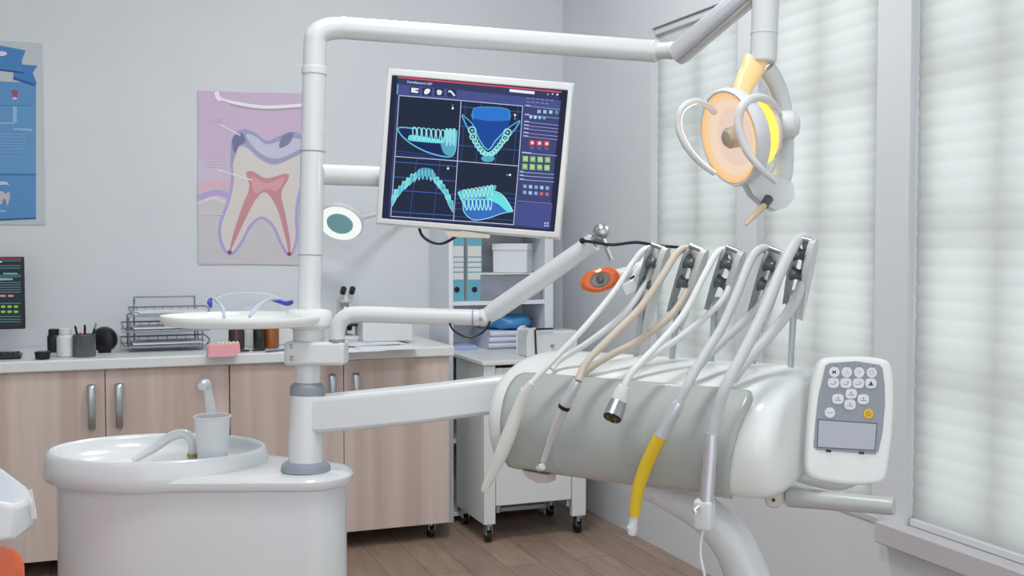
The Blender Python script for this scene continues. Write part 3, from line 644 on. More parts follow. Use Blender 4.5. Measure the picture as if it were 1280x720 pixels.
# cup (top-level)
cp=at(266,577,2.32); cp.z=.874
t=thing('disposable_cup','small white disposable cup standing at the spittoon spout','cup',cp)
r0=17.5*2.32/FPX; r1_=22.0*2.32/FPX; hc=62*2.32/FPX
part('cup_wall', MB().lathe(cp,(0,0,1),[(r0,0),(r1_,hc),(r1_-.0015,hc),(r0-.0015,.003),(.0004,.003)],32), mat('cup_white',(222,228,230),.4), t)
part('rim', MB().tube([cp+V((math.cos(2*PI*k/32)*r1_, math.sin(2*PI*k/32)*r1_, hc)) for k in range(32)],.0022,8,closed=True), mat('cup_white',(0,0,0)), t)

# ------------------------------------------------------------------ overhead lamp
lt = thing('dental_lamp','lit overhead dental lamp with two curved handles, hanging before the windows','lamp', at(925,170,2.2))
j0=be; j1=at(848,63,2.36)
part('boom_joint', MB().lathe(j0-d*.002,j1-j0,[(.0235,0),(.0245,.004),(.0245,.010),(.018,.012),(.0175,.040),(.019,.044),(.019,.06)],24), STEEL if 0 else WHITE2, lt)
part('elbow_joint', MB().sph(at(852,64,2.355),.0225), WHITE2, lt)
a0=at(846,69,2.36); a1=at(960,-27,2.2)
part('upper_arm', MB().lathe(a0,a1-a0,[(.012,-.006),(.024,0),(.026,.01),(.026,(a1-a0).length)],24), mat('satin_white_metal',(214,216,222),.25,metal=.35), lt)
seam=MB(); seam.tube([at(846,76,2.335),at(952,-16,2.185)],.003,8); part('arm_seam', seam, GREYR, lt)
s0=at(954,78,2.2); s1=at(959,-55,2.2)
part('arm_elbow', MB().tube([a1+(a0-a1).normalized()*.03,at(962,-40,2.2),at(962,-62,2.2),s1],[.026,.028,.026,.02],20,smooth=4), WHITE2, lt)
part('stem', MB().lathe(s0,s1-s0,[(.024,0),(.0265,.003),(.0265,.056),(.0275,.0565),(.0275,.059),(.0265,.0595),(.0265,(s1-s0).length)],28), WHITE2, lt)
AMBREFL=mat('amber_plastic',(240,206,146),.3,emit='F6CE86',es=.12)
# curved yoke neck; orange reflection in its chrome painted as amber with mild glow
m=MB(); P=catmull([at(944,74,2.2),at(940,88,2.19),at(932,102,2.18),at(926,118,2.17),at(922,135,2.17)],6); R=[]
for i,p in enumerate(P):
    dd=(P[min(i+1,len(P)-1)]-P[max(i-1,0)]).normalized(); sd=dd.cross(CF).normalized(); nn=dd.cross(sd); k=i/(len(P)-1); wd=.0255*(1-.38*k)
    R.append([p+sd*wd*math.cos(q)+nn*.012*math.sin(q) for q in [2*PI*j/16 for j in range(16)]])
m.rings(R); part('yoke_neck', m, AMBREFL, lt, 'amber glowing neck')
nl=(-CX*.90 - CU*.235 - CF*.37).normalized()
LC=at(914,172,2.16); XL_=nl.cross(CX.cross(nl)).normalized(); rl=.0975
prof=[(.0004,-.045),(.05,-.043),(.078,-.036),(.093,-.022),(rl,-.006),(rl,.002),(.094,.008),(.087,.006),(.085,.0)]
part('lamp_housing', MB().lathe(LC,nl,prof,48,cap=False), WHITE2, lt)
# concave reflector with warm light
m=MB(); 
for q_,(ra_,rb_) in enumerate((((.086,.0045),(.076,-.001)),((.076,-.001),(.058,-.009)),((.058,-.009),(.02,-.016)))):
    m.cur=q_; m.rings([[LC+nl*h+(XL_*math.cos(a)+nl.cross(XL_)*math.sin(a))*r_ for a in [2*PI*j/48 for j in range(48)]] for r_,h in (ra_,rb_)],cap=False)
part('reflector', m, [emitm('F8D2A4',1.0),emitm('F4DAC2',1.0),emitm('EBD2C2',1.0)], lt, 'glowing warm reflector')
m=MB(); m.rings([[LC+nl*h+(XL_*math.cos(a)+nl.cross(XL_)*math.sin(a))*r_ for a in [2*PI*j/48 for j in range(48)]] for r_,h in ((.089,.0075),(.086,.0085),(.083,.005))],cap=False)
part('reflector_rim', m, emitm('FFC98A',1.0), lt)
part('bulb_shield', MB().lathe(LC,nl,[(.022,-.014),(.021,.006),(.015,.013),(.001,.015)],20), mat('bronze_shield',(188,176,156),.35,metal=.3), lt)
# rear gap, its yellow lamp light painted as a glowing disc + white rear yoke
LB=LC-nl*.058
part('rear_diffuser', MB().lathe(LB,nl,[(.060,-.006),(.068,-.003),(.070,.004),(.05,.006)],40), mat('yellow_glow_plastic',(250,226,110),.4,emit='F2DE5A',es=.8), lt,'yellow glowing rear ring')
part('rear_plate', MB().lathe(LC-nl*.072,nl,[(.04,-.012),(.058,-.008),(.062,.002),(.05,.004)],32), mat('pinkish_white_plastic',(226,214,208),.35), lt)
part('rear_yoke', MB().tube([at(958,84,2.22),at(972,108,2.24),at(980,140,2.25),at(981,180,2.24),at(978,215,2.22),at(970,236,2.2)],[.018,.017,.017,.018,.021,.022],18,smooth=6), WHITE2, lt)
ka_=at(984,157,2.2); part('pivot_knob', MB().lathe(ka_+CX*(-.03),CX-CF*.3,[(.014,0),(.020,.006),(.028,.018),(.030,.030),(.028,.042),(.018,.052),(.001,.055)],28), WHITE2, lt)
m=MB(); hp=[(938,228),(952,222),(968,222),(988,232),(990,246),(981,256),(972,259),(957,252),(944,240)]
m.prism([at(x,y,2.165) for x,y in hp], CF*.05); part('switch_housing', m, WHITE2, lt, bevel=.006)
part('switch_joint', MB().tube([at(961,248,2.15),at(955,257,2.14)],[.010,.0085],12), DKST, lt)
part('switch_lever', MB().tube([at(957,255,2.14),at(951,261,2.135),at(932,281,2.13)],[.0055,.0075,.003],12), mat('beige_lever',(206,190,158),.45), lt)
hm=mat('handle_white',(214,214,214),.35)
part('handle', MB().tube([at(893,140,2.14),at(884,132,2.11),at(868,127,2.09),at(852,137,2.08),at(848,158,2.08),at(858,183,2.08),at(875,203,2.09),at(893,217,2.1)],[.006,.0065,.0068,.0068,.0068,.0066,.0060,.005],14,smooth=7), hm, lt)
part('handle', MB().tube([at(972,141,2.18),at(962,127,2.13),at(945,122,2.10),at(928,133,2.08),at(923,155,2.08),at(931,183,2.08),at(948,208,2.08),at(970,228,2.1)],[.009,.0085,.0085,.0085,.0085,.008,.0065,.005],14,smooth=7), hm, lt)

# ------------------------------------------------------------------ monitor
mc=at(593,192,2.33); MD=2.33
roll=math.radians(4.75)
mxv=(CX*math.cos(roll)-CU*math.sin(roll)); myv=(CU*math.cos(roll)+CX*math.sin(roll)); mn=-CF
mt_=thing('dental_monitor','tilted white monitor on the post showing four blue dental scans','monitor',mc)
def mpl(px,py,off=0): return at(px,py,MD)+mn*off
def mprism(poly, f0, f1): m=MB(); m.prism([mpl(x,y,f0) for x,y in poly], mn*(f1-f0)); return m
outer=[(485,85),(717,104),(699,298),(470,279)]
scr=[(490,94),(710,113),(693,290),(477,273)]
m=MB(); vs=[mpl(x,y,.0) for x,y in outer]+[mpl(x,y,.004) for x,y in scr]+[mpl(x,y,-.004) for x,y in scr]+[mpl(x,y,-.012) for x,y in outer]
fs=[]
for i in range(4):
    j=(i+1)%4; fs+=[(i,j,4+j,4+i),(4+i,4+j,8+j,8+i),(12+i,12+j,j,i)]
fs.append((12,13,14,15)); m.add(vs,fs); part('bezel', m, mat('monitor_white',(216,218,218),.35), mt_, bevel=.0025)
m=MB(); m.prism([mpl(x,y,-.0125) for x,y in ((520,115),(685,130),(670,270),(505,255))], -mn*.03); part('back_cover', m, WHITE2, mt_, bevel=.008)
f=Flat(lambda x,y: mpl(x,y,-.0032), mn, .00005, glow=1.0)
f.poly(scr,'2B3046')
cc=lambda x,y:(460+x/2.88,70+y/2.88)
def q2(*pts): return [cc(*p) for p in pts]
BGD,PNL,LN,BLU,CY_='2A3246','454A78','C6CFF0','3A5CC0','8FE0E8'
f.poly(q2((106,72),(690,130),(650,625),(72,580)),'3C4266')
f.poly(q2((110,100),(695,160),(690,205),(108,140)),'4E568E')
f.poly(q2((560,178),(690,196),(650,625),(526,610)),PNL); f.poly(q2((536,528),(664,534),(655,620),(528,606)),'4C5490')
f.line(q2((108,75),(697,129)),1.7,'E0566A')
f.line(q2((107,100),(105,136)),1.8,'6AA2E0')
f.text('DentalResearch CBT',*cc(140,95),3.7,'C9DDF2',math.atan2(58,585),.06)
f.poly(q2((510,118),(600,127),(599,137),(509,128)),'F0F2F8')
for x,y,c in ((648,137,'9EA4C4'),(665,136,'C8B6E0'),(682,138,'F4F4F8')): f.poly(q2((x-3,y-3),(x+3,y-3),(x+3,y+3),(x-3,y+3)),c)
for i,(x,y) in enumerate(((167,123),(212,127),(256,130),(301,134))): 
    f.poly(q2((x-17,y-15),(x+17,y-13),(x+17,y+15),(x-17,y+13)),'333A60')
f.poly(q2((156,113),(182,116),(182,121),(170,121),(170,125),(181,126),(179,133),(155,130)),'E8ECF4')
f.blob(q2((205,121),(214,117),(223,120),(221,130),(211,137),(202,134)),'F0F2F4'); f.blob(q2((248,124),(256,121),(265,125),(264,136),(260,139),(250,138)),'DDE4F0')
f.line(q2((291,125),(300,128),(312,143)),2.2,'E8ECF4'); f.line(q2((289,128),(298,126)),1.8,'E8ECF4')
# four panes
P1=q2((112,142),(335,160),(322,378),(97,361)); P2=q2((335,160),(557,180),(542,396),(322,378)); P3=q2((97,361),(322,378),(308,592),(82,577)); P4=q2((322,378),(542,396),(524,607),(308,592))
for P in (P1,P2,P3,P4): f.poly(P,BGD)
def quad(P,s,t_):  # bilinear
    a=V(P[0]+(0,));b=V(P[1]+(0,));c=V(P[2]+(0,));d_=V(P[3]+(0,))
    v=(a*(1-s)+b*s)*(1-t_)+(d_*(1-s)+c*s)*t_; return (v.x,v.y)
for t_ in (.1,.42,.74): f.line([quad(P2,0,t_),quad(P2,1,t_)],.7,'4068C0')
for s in (.08,.32,.64,.93): f.line([quad(P2,s,0),quad(P2,s-.02,1)],.6,'3B58A4')
for t_ in (.09,.34,.56,.92): f.line([quad(P3,0,t_),quad(P3,1,t_)],.7,'5070D8')
for s in (.3,.67): f.line([quad(P3,s+.05,0),quad(P3,s,1)],.6,'4458A8')
for t_ in (.48,.56,.63,.7,.8,.93): f.line([quad(P4,0,t_),quad(P4,1,t_)],.6,'4462B8')
for t_ in (.94,.98): f.line([quad(P1,0,t_-.03),quad(P1,1,t_+.01)],.6,'3B58B0')
for P in (P1,P2,P3,P4): f.line(P,1.2,LN,0,True)
for (x,y,a,b) in ((305,188,0,-14),(529,212,0,18),(288,405,0,-10),(511,428,-14,0)): f.line(q2((x,y),(x+a,y+b)),.8,'9AA8D8'); f.ell(*cc(x,y),1.4,1.4,'E8EEFC')
# pane 1: side view of lower jaw
f.blob(q2((112,262),(180,262),(262,300),(318,290),(316,340),(300,362),(240,352),(170,325),(125,290)),'26305C')
f.blob(q2((262,300),(300,280),(318,290),(314,335),(298,358),(272,348)),'5FA8C4')
f.line(q2((175,262),(112,258),(120,285),(165,322),(225,350),(290,363),(312,345),(318,300),(320,268)),1.5,'6CC8E4',6)
f.blob(q2((145,292),(160,284),(240,298),(275,306),(262,314),(200,310),(150,304)),'6FDCE0')
for i in range(9):
    x=162+i*17; y=258+i*1.6; f.line(q2((x,y),(x+11,y+2),(x+12,y+22),(x+6,y+42),(x,y+24)),1.2,'9CE8EE',4,True)
for i in range(3): x=278+i*13; f.blob(q2((x,266),(x+12,267),(x+9,320),(x+2,318)),'8FDDE6')
# pane 2: jaw arch from above
f.blob(q2((376,200),(385,186),(430,184),(495,190),(510,200),(505,260),(480,300),(440,335),(400,300),(378,255)),'274E9C')
f.blob(q2((376,200),(385,186),(430,184),(495,190),(510,200),(508,230),(440,234),(375,222)),'3478D0')
f.line(q2((378,230),(377,200),(390,186),(440,184),(497,190),(511,204),(508,232)),.8,'5AA6E4',5)
f.line(q2((338,215),(360,262),(385,310),(412,350),(432,362),(455,350),(490,312),(530,262),(547,236)),1.6,'58B8E0',6)
f.line(q2((338,210),(372,240),(385,262)),1.3,'5AB0E8',4); f.line(q2((547,232),(515,252),(497,268)),1.3,'5AB0E8',4)
f.line(q2((385,262),(400,300),(432,338),(462,302),(497,268)),1.5,'6FC4E4',5)
arch=catmull([V((x,y,0)) for x,y in ((375,268),(378,292),(392,315),(406,335),(418,350),(432,358),(447,352),(461,338),(476,320),(492,300),(503,278))],1)
arch=[V((x,y,0)) for x,y in ((375,268),(378,291),(386,308),(394,322),(403,334),(413,346),(424,354),(435,357),(446,352),(456,344),(465,334),(475,322),(484,309),(494,296),(502,276))]
for i,p in enumerate(arch):
    r_=13 if i in (0,14) else (11 if i in (1,13) else 8.5)
    f.line([cc(p.x+r_*math.cos(a),p.y+r_*math.sin(a)) for a in [2*PI*j/12 for j in range(12)]],1.5,'A4EEE6',0,True); f.ell(*cc(p.x,p.y),r_*.4/2.88,r_*.4/2.88,'78CCD8')
f.blob(q2((408,366),(432,360),(455,366),(450,378),(432,382),(414,378)),'52B0CC')
# pane 3: upper arch of teeth
pts=[(92,520,-.25),(100,500,-.3),(115,487,-.35),(128,470,-.4),(143,458,-.4),(158,444,-.35),(172,436,-.25),(186,428,-.15),(199,425,-.05),(212,425,.03),(225,430,.1),(238,440,.2),(250,455,.28),(262,468,.3),(272,482,.32),(284,500,.32),(292,520,.3),(300,540,.25)]
for i,(x,y,a) in enumerate(pts):
    l=30 if 5<i<12 else 36; wv=10 if 5<i<12 else 14
    cs,sn=math.cos(-a),math.sin(-a); tt=lambda u,v_:(x+u*cs-v_*sn,y+u*sn+v_*cs)
    f.blob(q2(tt(-wv*.7,-l*.5),tt(wv*.7,-l*.5),tt(wv*.55,0),tt(1.5,l*.65),tt(-1.5,l*.65),tt(-wv*.55,0)),('5CC4D4','74D8E0','4FB4C8')[i%3])
    f.line(q2(tt(-wv*.6,-l*.45),tt(wv*.6,-l*.45),tt(wv*.45,0),tt(0,l*.6),tt(-wv*.45,0)),.7,'B8F2F2',0,True)
f.blob(q2((175,420),(188,406),(208,403),(230,408),(240,422),(226,438),(205,434),(185,438)),'4AA0B4')
for i in range(5): f.line(q2((184+i*12,410),(184+i*12,432)),1.0,'9CE0E8')
# pane 4: jaws in profile
f.blob(q2((340,540),(350,565),(380,588),(430,585),(480,568),(520,555),(500,520),(450,490),(400,500),(350,520)),'3C70BC')
f.line(q2((342,535),(348,565),(380,590),(430,585),(480,568),(520,560)),1.2,'8CD4F0',6)
f.blob(q2((420,500),(450,490),(490,510),(515,545),(520,560),(500,560),(470,535),(430,515)),'6FE0E4')
f.line(q2((420,492),(455,488),(490,508),(522,560)),1.4,'A0F0F0',5)
f.blob(q2((326,490),(345,484),(400,480),(460,466),(445,500),(400,512),(350,516),(340,512)),'5ABED0')
for i in range(8):
    x=342+i*14; f.line(q2((x,486-i*2.2),(x+9,484-i*2.2),(x+8,500-i*1),(x+4,512-i*1.4)),1.1,'B0F4F0',4,True)
for i in range(7):
    x=350+i*14; f.line(q2((x,518),(x+10,518),(x+11,538),(x+6,556),(x+1,538)),1.2,'A0EEEC',4,True)
f.line(q2((326,490),(338,515),(352,545)),3,'84DCE4')
# side panel
def pp(x,y):  return (640+x/12.0,165+y/12.0)
for (y0_,) in ((181,),(213,),(238,),(251,),(263,),(278,),(290,)): 
    f.line(q2((566 - (y0_-181)*.07,y0_),(690-(y0_-181)*.07,y0_+13)),.6,'A8B0DC'); f.poly(q2((566-(y0_-181)*.07,y0_-4),(584-(y0_-181)*.07,y0_-2),(584-(y0_-181)*.07,y0_+1),(566-(y0_-181)*.07,y0_-1)),'B8C0E4')
for i in range(4): f.poly(q2((610+i*21,195+i*1),(622+i*21,196+i),(621+i*21,208+i),(609+i*21,207+i)),('9CC4C8','A8CCCC','A0D4D4','5E9AA8')[i])
for i in range(4): f.ell(*cc(586+i*16,221+i*1.2),1.9,2.1,('B8D8F4','B8E4F4','80D0EC','6CB4C4')[i])
for r_ in range(2):
    for i in range(6-r_): f.poly(q2((570+i*17,152+i*1.6+r_*13),(582+i*17,153+i*1.6+r_*13),(582+i*17,156+i*1.6+r_*13),(570+i*17,155+i*1.6+r_*13)),'8A92C4')
for i in range(3):
    x,y=591+i*26,314+i*1.6; f.poly(q2((x-10,y-10),(x+10,y-9),(x+9,y+10),(x-11,y+9)),'C8505C'); f.ell(*cc(x,y),1.9,1.9,'F2DCE0'); f.poly(q2((x-9,y+15),(x+8,y+16),(x+8,y+18),(x-9,y+17)),'8088B8'); f.poly(q2((x-4,y+20),(x+4,y+21),(x+4,y+23),(x-4,y+22)),'8088B8')
f.line(q2((554,350),(680,361)),.8,'A8B0DC'); f.poly(q2((554,346),(588,349),(588,352),(554,350)),'B8C0E4')
for r_ in range(2):
    for i in range(4):
        x,y=567+i*26.5-r_*2,371+i*1.4+r_*28; f.poly(q2((x-10,y-10),(x+9,y-9),(x+9,y+11),(x-10,y+10)),('9CCB82','8ABF74')[(i+r_)%2]); f.ell(*cc(x,y),1.6,1.6,'B8DCA0')
for y0_ in (419,432,446): f.line(q2((546,y0_),(670,y0_+9)),.8,'A8B0DC'); f.poly(q2((546,y0_-4),(560,y0_-3),(560,y0_),(546,y0_-1)),'B8C0E4')
for r_ in range(2):
    for i in range(5):
        x,y=565+i*20-r_*1,470+i*1.6+r_*22; f.poly(q2((x-6,y-6),(x+6,y-5),(x+6,y+7),(x-6,y+6)),'C86878' if (r_ and i>2) else ('8AB0D8','A8C8E4')[i%2])
f.line(q2((536,523),(662,533)),.6,'8A92C8')
for dx in (0,9):
    for dy in (0,9): f.poly(q2((635+dx,600+dy),(640+dx,600+dy),(640+dx,605+dy),(635+dx,605+dy)),'D8DCF0')
f.line([(493,96),(480,272)],0,'2B3046') if 0 else None
part('screen', f.mb, f.ms, mt_)
part('monitor_arm', MB().tube([post(218)+CX*.015,at(480,221,2.38),at(560,225,2.385)],.0215,20), ARMG if 0 else WHITE2, mt_)
part('vesa_plate', mprism([(550,195),(610,200),(606,255),(546,250)],-.05,-.0425), STEEL, mt_)
part('lower_bracket', mprism([(556,289),(575,290),(577,289),(612,294),(611,297),(576,296),(560,295)],-.03,.0), mat('beige_metal',(196,190,172),.4), mt_, bevel=.001)
part('cable', MB().tube([mpl(523,284,-.02),mpl(527,294,-.015),mpl(538,302,-.01),mpl(552,304,-.01),mpl(564,299,-.01),mpl(572,293,-.015)],.0032,8,smooth=5), DNAVY, mt_)

# ------------------------------------------------------------------ instrument tray
tz=1.186
tt_=thing('instrument_tray','white oval instrument tray swung out left of the post, carrying clear safety glasses','tray', ld(-.55,2.3,tz))
def tp(a,s,z): 
    lat=-.555+.165*s*math.cos(a); dep=2.26+.125*s*math.sin(a); return ld(lat,dep,z)
m=MB(); m.rings([[tp(2*PI*j/56,s,tz+z) for j in range(56)] for s,z in ((.86,-.012),(.95,-.010),(1.0,-.002),(1.01,.006),(1.0,.010),(.975,.010),(.95,.003),(.9,-.002),(.5,-.003),(.1,-.003))])
part('tray_dish', m, BODYW, tt_)
pc=post(400); 
m=MB(); nk=[ld(-.47,2.18,tz-.009),ld(-.47,2.34,tz-.009),ld(PL-.01,PD+.04,tz-.009),ld(PL+.0,PD-.04,tz-.009)]; m.prism(nk,(0,0,.018)); part('tray_neck', m, BODYW, tt_, bevel=.006)
hb=post(413); part('hub', MB().lathe(hb,post(384)-hb,[(.030,.0),(.040,.004),(.047,.012),(.048,.030),(.044,.042),(.026,.045)],36), BODYW, tt_)
# safety glasses
gt=thing('safety_glasses','clear safety glasses with blue temple hinges resting on the instrument tray','glasses', at(312,392,2.3))
m=MB(); rows=[]
n_=24
for i in range(n_+1):
    s=i/n_; px=267+ (352-267)*s; dep=2.36-.0*s - .035*(2*s-1)**2*1
    top=366+ 9*abs(2*s-1)**3.0; bot=389 - (7*math.exp(-((s-.5)/.09)**2)) ; 
    rows.append([at(px,top,dep), at(px,(top+bot)/2,dep-.008), at(px,bot,dep)])
vs=[p for r in rows for p in r]; m.add(vs,[(3*i+j,3*i+j+1,3*i+4+j,3*i+3+j) for i in range(n_) for j in (0,1)])
part('lens', m, clear_mat('clear_lens',(245,248,250),.95), gt, ang=60)
edge=[at(267+85*i/24, 366+9*abs(2*i/24-1)**3, 2.36-.035*(2*i/24-1)**2) for i in range(25)]
part('brow_rim', MB().tube(edge,.0011,6), clear_mat('clear_rim',(225,232,240),.4,.1), gt)
BLU_=mat('blue_plastic',(48,72,160),.35)
ctm=clear_mat('clear_temple',(205,212,226),.45,.08)
h1=part('temple', MB().tube([at(268,374,2.32),at(274,379,2.27),at(279,388,2.22),at(280,397,2.19)],[.003,.0035,.0038,.003],8,smooth=5), ctm, gt); part('blue_hinge', MB().tube([at(264,373,2.33),at(262,378,2.325),at(264,384,2.32)],[.003,.0055,.003],10,smooth=4), BLU_, h1,'blue hinge')
h2=part('temple', MB().tube([at(352,374,2.33),at(338,374,2.30),at(325,381,2.26),at(317,389,2.22),at(312,396,2.19)],[.003,.0038,.0042,.0044,.003],8,smooth=5), ctm, gt); part('blue_hinge', MB().tube([at(366,377,2.33),at(360,379,2.33),at(350,377,2.325),at(336,374,2.31)],[.004,.006,.005,.002],10,smooth=4), BLU_, h2,'blue hinge')
part('nose_pad', MB().tube([at(306,384,2.35),at(310,380,2.34),at(314,384,2.35)],.0015,6,smooth=4), ctm, gt)

# ------------------------------------------------------------------ accessory arm on post
at_=thing('support_arm','jointed white support arm with steel ball knob, reaching right from the post below the monitor','support arm', at(398,441,2.26))
A_=at(396,441,2.27)
m=MB(); m.obox(A_,CX,CU,CF,37*2.27/FPX,14.5*2.27/FPX,.036); part('clamp_block', m, WHITE2, at_, bevel=.007)
part('clamp_screw', MB().cyl(at(365,433,2.22),at(363,433,2.22),.005), STEEL, at_); part('clamp_screw', MB().cyl(at(365,448,2.22),at(363,448,2.22),.005), STEEL, at_)
part('pivot_washer', MB().tube([at(421,427.5,2.25),at(421,424,2.25)],.0165,20), GREYR, at_)
part('horizontal_arm', MB().tube([at(421,425,2.25),at(423,408,2.25),at(431,397,2.25),at(448,393,2.25),at(520,395,2.24),at(600,397,2.23)],[.0155,.016,.0165,.0165,.0165,.0165],22,smooth=7), ARMG if 0 else WHITE2, at_)
part('joint_band', MB().tube([at(590,397,2.231),at(592,397,2.231)],.0168,22), GREYR, at_)
part('elbow_joint', MB().sph(at(605,397,2.23),.0185), WHITE2, at_)
part('joint_screw', MB().lathe(at(601,399,2.213),-CF,[(.004,0),(.004,.004)],10), GREYR, at_)
B_=at(608,396,2.23); Cc=at(742,303,2.12)
part('raised_arm', MB().tube([B_,at(622,386,2.22),Cc],[.016,.0195,.0185],22), WHITE2, at_)
part('ball_knob', MB().sph(at(752,290,2.11),.0165,20), STEEL, at_); part('knob_neck', MB().tube([Cc,at(748,297,2.115)],.011,12), STEEL, at_)
part('lever', MB().tube([at(754,299,2.105),at(765,325,2.1)],.0052,10), STEEL, at_)
part('loop_cable', MB().tube([at(562,404,2.225),at(567,413,2.22),at(579,420,2.22),at(591,421,2.22),at(604,415,2.22),at(613,402,2.215)],.0022,8,smooth=5), DNAVY, at_)
part('cable', MB().tube([at(728,301,2.10),at(745,303,2.09),at(765,306,2.09),at(795,303,2.09),at(822,307,2.1),at(848,309,2.13)],.0030,8,smooth=5), DNAVY, at_)
part('cable_plug', MB().sph(at(728,301,2.103),.0062,10), DNAVY, at_)

# ================================================================== DELIVERY CONSOLE
W0=.918
dt=thing('instrument_console','white rounded dental instrument console with grey front panel and five hose arms','dental console', uv(.24,.15,W0))
PROF=[(.045,.0),(.020,.012),(.006,.04),(0,.075),(.003,.110),(.017,.142),(.040,.168),(.075,.188),(.125,.203),(.19,.209),(.25,.203),(.285,.178),(.300,.13),(.298,.08),(.27,.045),(.18,.015),(.10,.0)]
PR=catmull([V((a,b,0)) for a,b in PROF],4,True)
SEC=[(-.046,.35),(-.046,.72),(-.042,.84),(-.032,.92),(-.018,.97),(0,.995),(.03,1),(.24,1),(.44,1),(.475,.997),(.497,.98),(.512,.945),(.521,.89),(.527,.81),(.529,.70),(.529,.35)]
R=[]
for u,s in SEC: R.append([uv(u, .14+(p.x-.14)*s, W0+.10+(p.y-.10)*s) for p in PR])
part('console_body', MB().rings(R), BODYW, dt, ang=50)
# grey front panel following the body profile
fr=catmull([V((.045,.001,0)),V((.020,.012,0)),V((.006,.04,0)),V((0,.075,0)),V((.003,.110,0)),V((.017,.142,0)),V((.040,.168,0)),V((.052,.176,0))],5)
m=MB(); rows=[]; NU=40
for i,p in enumerate(fr):
    k=i/(len(fr)-1); ta=fr[min(i+1,len(fr)-1)]-fr[max(i-1,0)]; nn=V((-ta.y,ta.x,0)).normalized()
    if nn.x>0: nn=-nn
    ua=.004+.0*k; ub=.446+.050*k-.004*math.sin(PI*k)
    if k>.72: e=(k-.72)/.28; ua+=.042*(1-math.sqrt(max(0,1-e*e))); ub-=.045*(1-math.sqrt(max(0,1-e*e)))
    rows.append([uv(ua+(ub-ua)*j/NU, p.x+nn.x*.0035, W0+p.y+nn.y*.0035) for j in range(NU+1)])
vs=[p for r in rows for p in r]; n1=NU+1; m.add(vs,[(i*n1+j,i*n1+j+1,(i+1)*n1+j+1,(i+1)*n1+j) for i in range(len(rows)-1) for j in range(NU)])
part('front_panel', m, PANEL, dt, 'glossy grey-green curved front panel', solid=.006, ang=60)
part('swing_arm', (lambda m: (m.rings([[at(px,yc+s*h,Dd)+k*th for s,k in ((-1,FWD*-1),(-1,FWD*1),(1,FWD*1),(1,FWD*-1))] for px,yc,h,Dd,th in ((384,518,22,2.28,.03),(440,513,22.5,2.27,.034),(540,503,22.5,2.25,.034),(640,490,22,2.24,.034),(680,486,22,2.24,.03))]),m)[1])(MB()), WHITE, dt, bevel=.009)
part('under_clip', (lambda m:(m.prism([on_v(x,y,.02) for x,y in ((652,588),(684,594),(684,604),(672,604),(660,598))],VV*.03),m)[1])(MB()), mat('pinkish_plastic',(196,184,182),.4), dt)
for px,py in ((702,600),(757,607),(818,616)): part('foot', MB().sph(on_v(px,py-10,.05),.006,10), DKST, dt)
# lower curved arm to floor
lp=[on_v(800,606,.12),on_v(838,622,.12),on_v(878,640,.12),on_v(908,668,.13),on_v(928,705,.14),on_v(938,760,.15)]
e=lp[-1]; lp+= [V((e.x+.01,e.y+.01,.35)),V((e.x+.01,e.y+.01,.02))]
part('lower_arm', MB().tube(lp,[.020,.026,.034,.037,.038,.040,.042,.045],24,smooth=7), WHITE, dt)
part('floor_foot', MB().lathe((e.x+.01,e.y+.01,0),(0,0,1),[(.15,0),(.15,.012),(.13,.022),(.05,.03)],36), WHITE2, dt)
# hose arms
HB=[(792,462),(838,464),(888,464),(940,464),(988,460)]; HK=[(801,395),(845,391),(892,388),(946,394),(991,380)]; HT=[(823,307),(871,309),(917,311),(971,312),(1006,298)]
VA=.19
for k in range(5):
    RB=on_v(*HB[k],VA); RB.z=min(RB.z,W0+.205); B0=on_v(*HK[k],VA); T0=on_v(*HT[k],VA-.02); d_=(T0-B0); L=d_.length; d_.normalize()
    side=UU.copy(); side=(side-d_*side.dot(d_)).normalized(); fw=d_.cross(side).normalized()
    if fw.dot(VV)>0: fw=-fw
    def P_(a,s,f_): return B0+d_*(a*L)+side*s+fw*f_
    # rod: flattened lower bar
    m=MB(); R=[]
    KN=P_(.02,.002,0)
    for a,ws,wf in ((-.05,.0052,.007),(.3,.0052,.007),(.8,.0058,.008),(1.0,.0065,.010)):
        R.append([RB.lerp(KN,a)+UU*(ws*math.cos(q))-VV*(wf*math.sin(q)) for q in [2*PI*j/14 for j in range(14)]])
    R.append([P_(.2,.002+.008*math.cos(q),.011*math.sin(q)) for q in [2*PI*j/14 for j in range(14)]])
    m.rings(R); arm=part('hose_arm', m, mat('arm_satin',(176,182,184),.35,metal=.2), dt)
    # cheeks
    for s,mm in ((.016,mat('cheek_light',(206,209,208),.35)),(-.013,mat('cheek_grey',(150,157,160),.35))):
        prof=[(-.20,-.003),(-.02,-.0065),(.12,-.009),(.36,-.013),(.66,-.0155),(.88,-.014),(.99,-.008),(1.01,.0),(.99,.008),(.90,.0135),(.62,.0145),(.36,.012),(.12,.008),(-.02,.0055),(-.20,.003)]
        if s<0: prof=[(max(a,-.04)*.94,f_*1.0) for a,f_ in prof[1:-1]]
        m=MB(); th=.0055 if s>0 else .003; m.prism([P_(a,s-th,f_) for a,f_ in prof], side*(2*th)); part('cheek_plate', m, mm, arm, bevel=.0018)
    for a in (.46,.76):
        c_=P_(a,0,.002); m=MB(); m.lathe(c_-side*.0115,side,[(.013,0),(.0145,.002),(.0105,.006),(.009,.0115),(.0105,.017),(.0145,.021),(.013,.023)],20); part('roller', m, DKST, arm)
    part('top_pin', MB().cyl(P_(.985,-.014,.0),P_(.985,.014,.0),.0045,12), STEEL, arm)
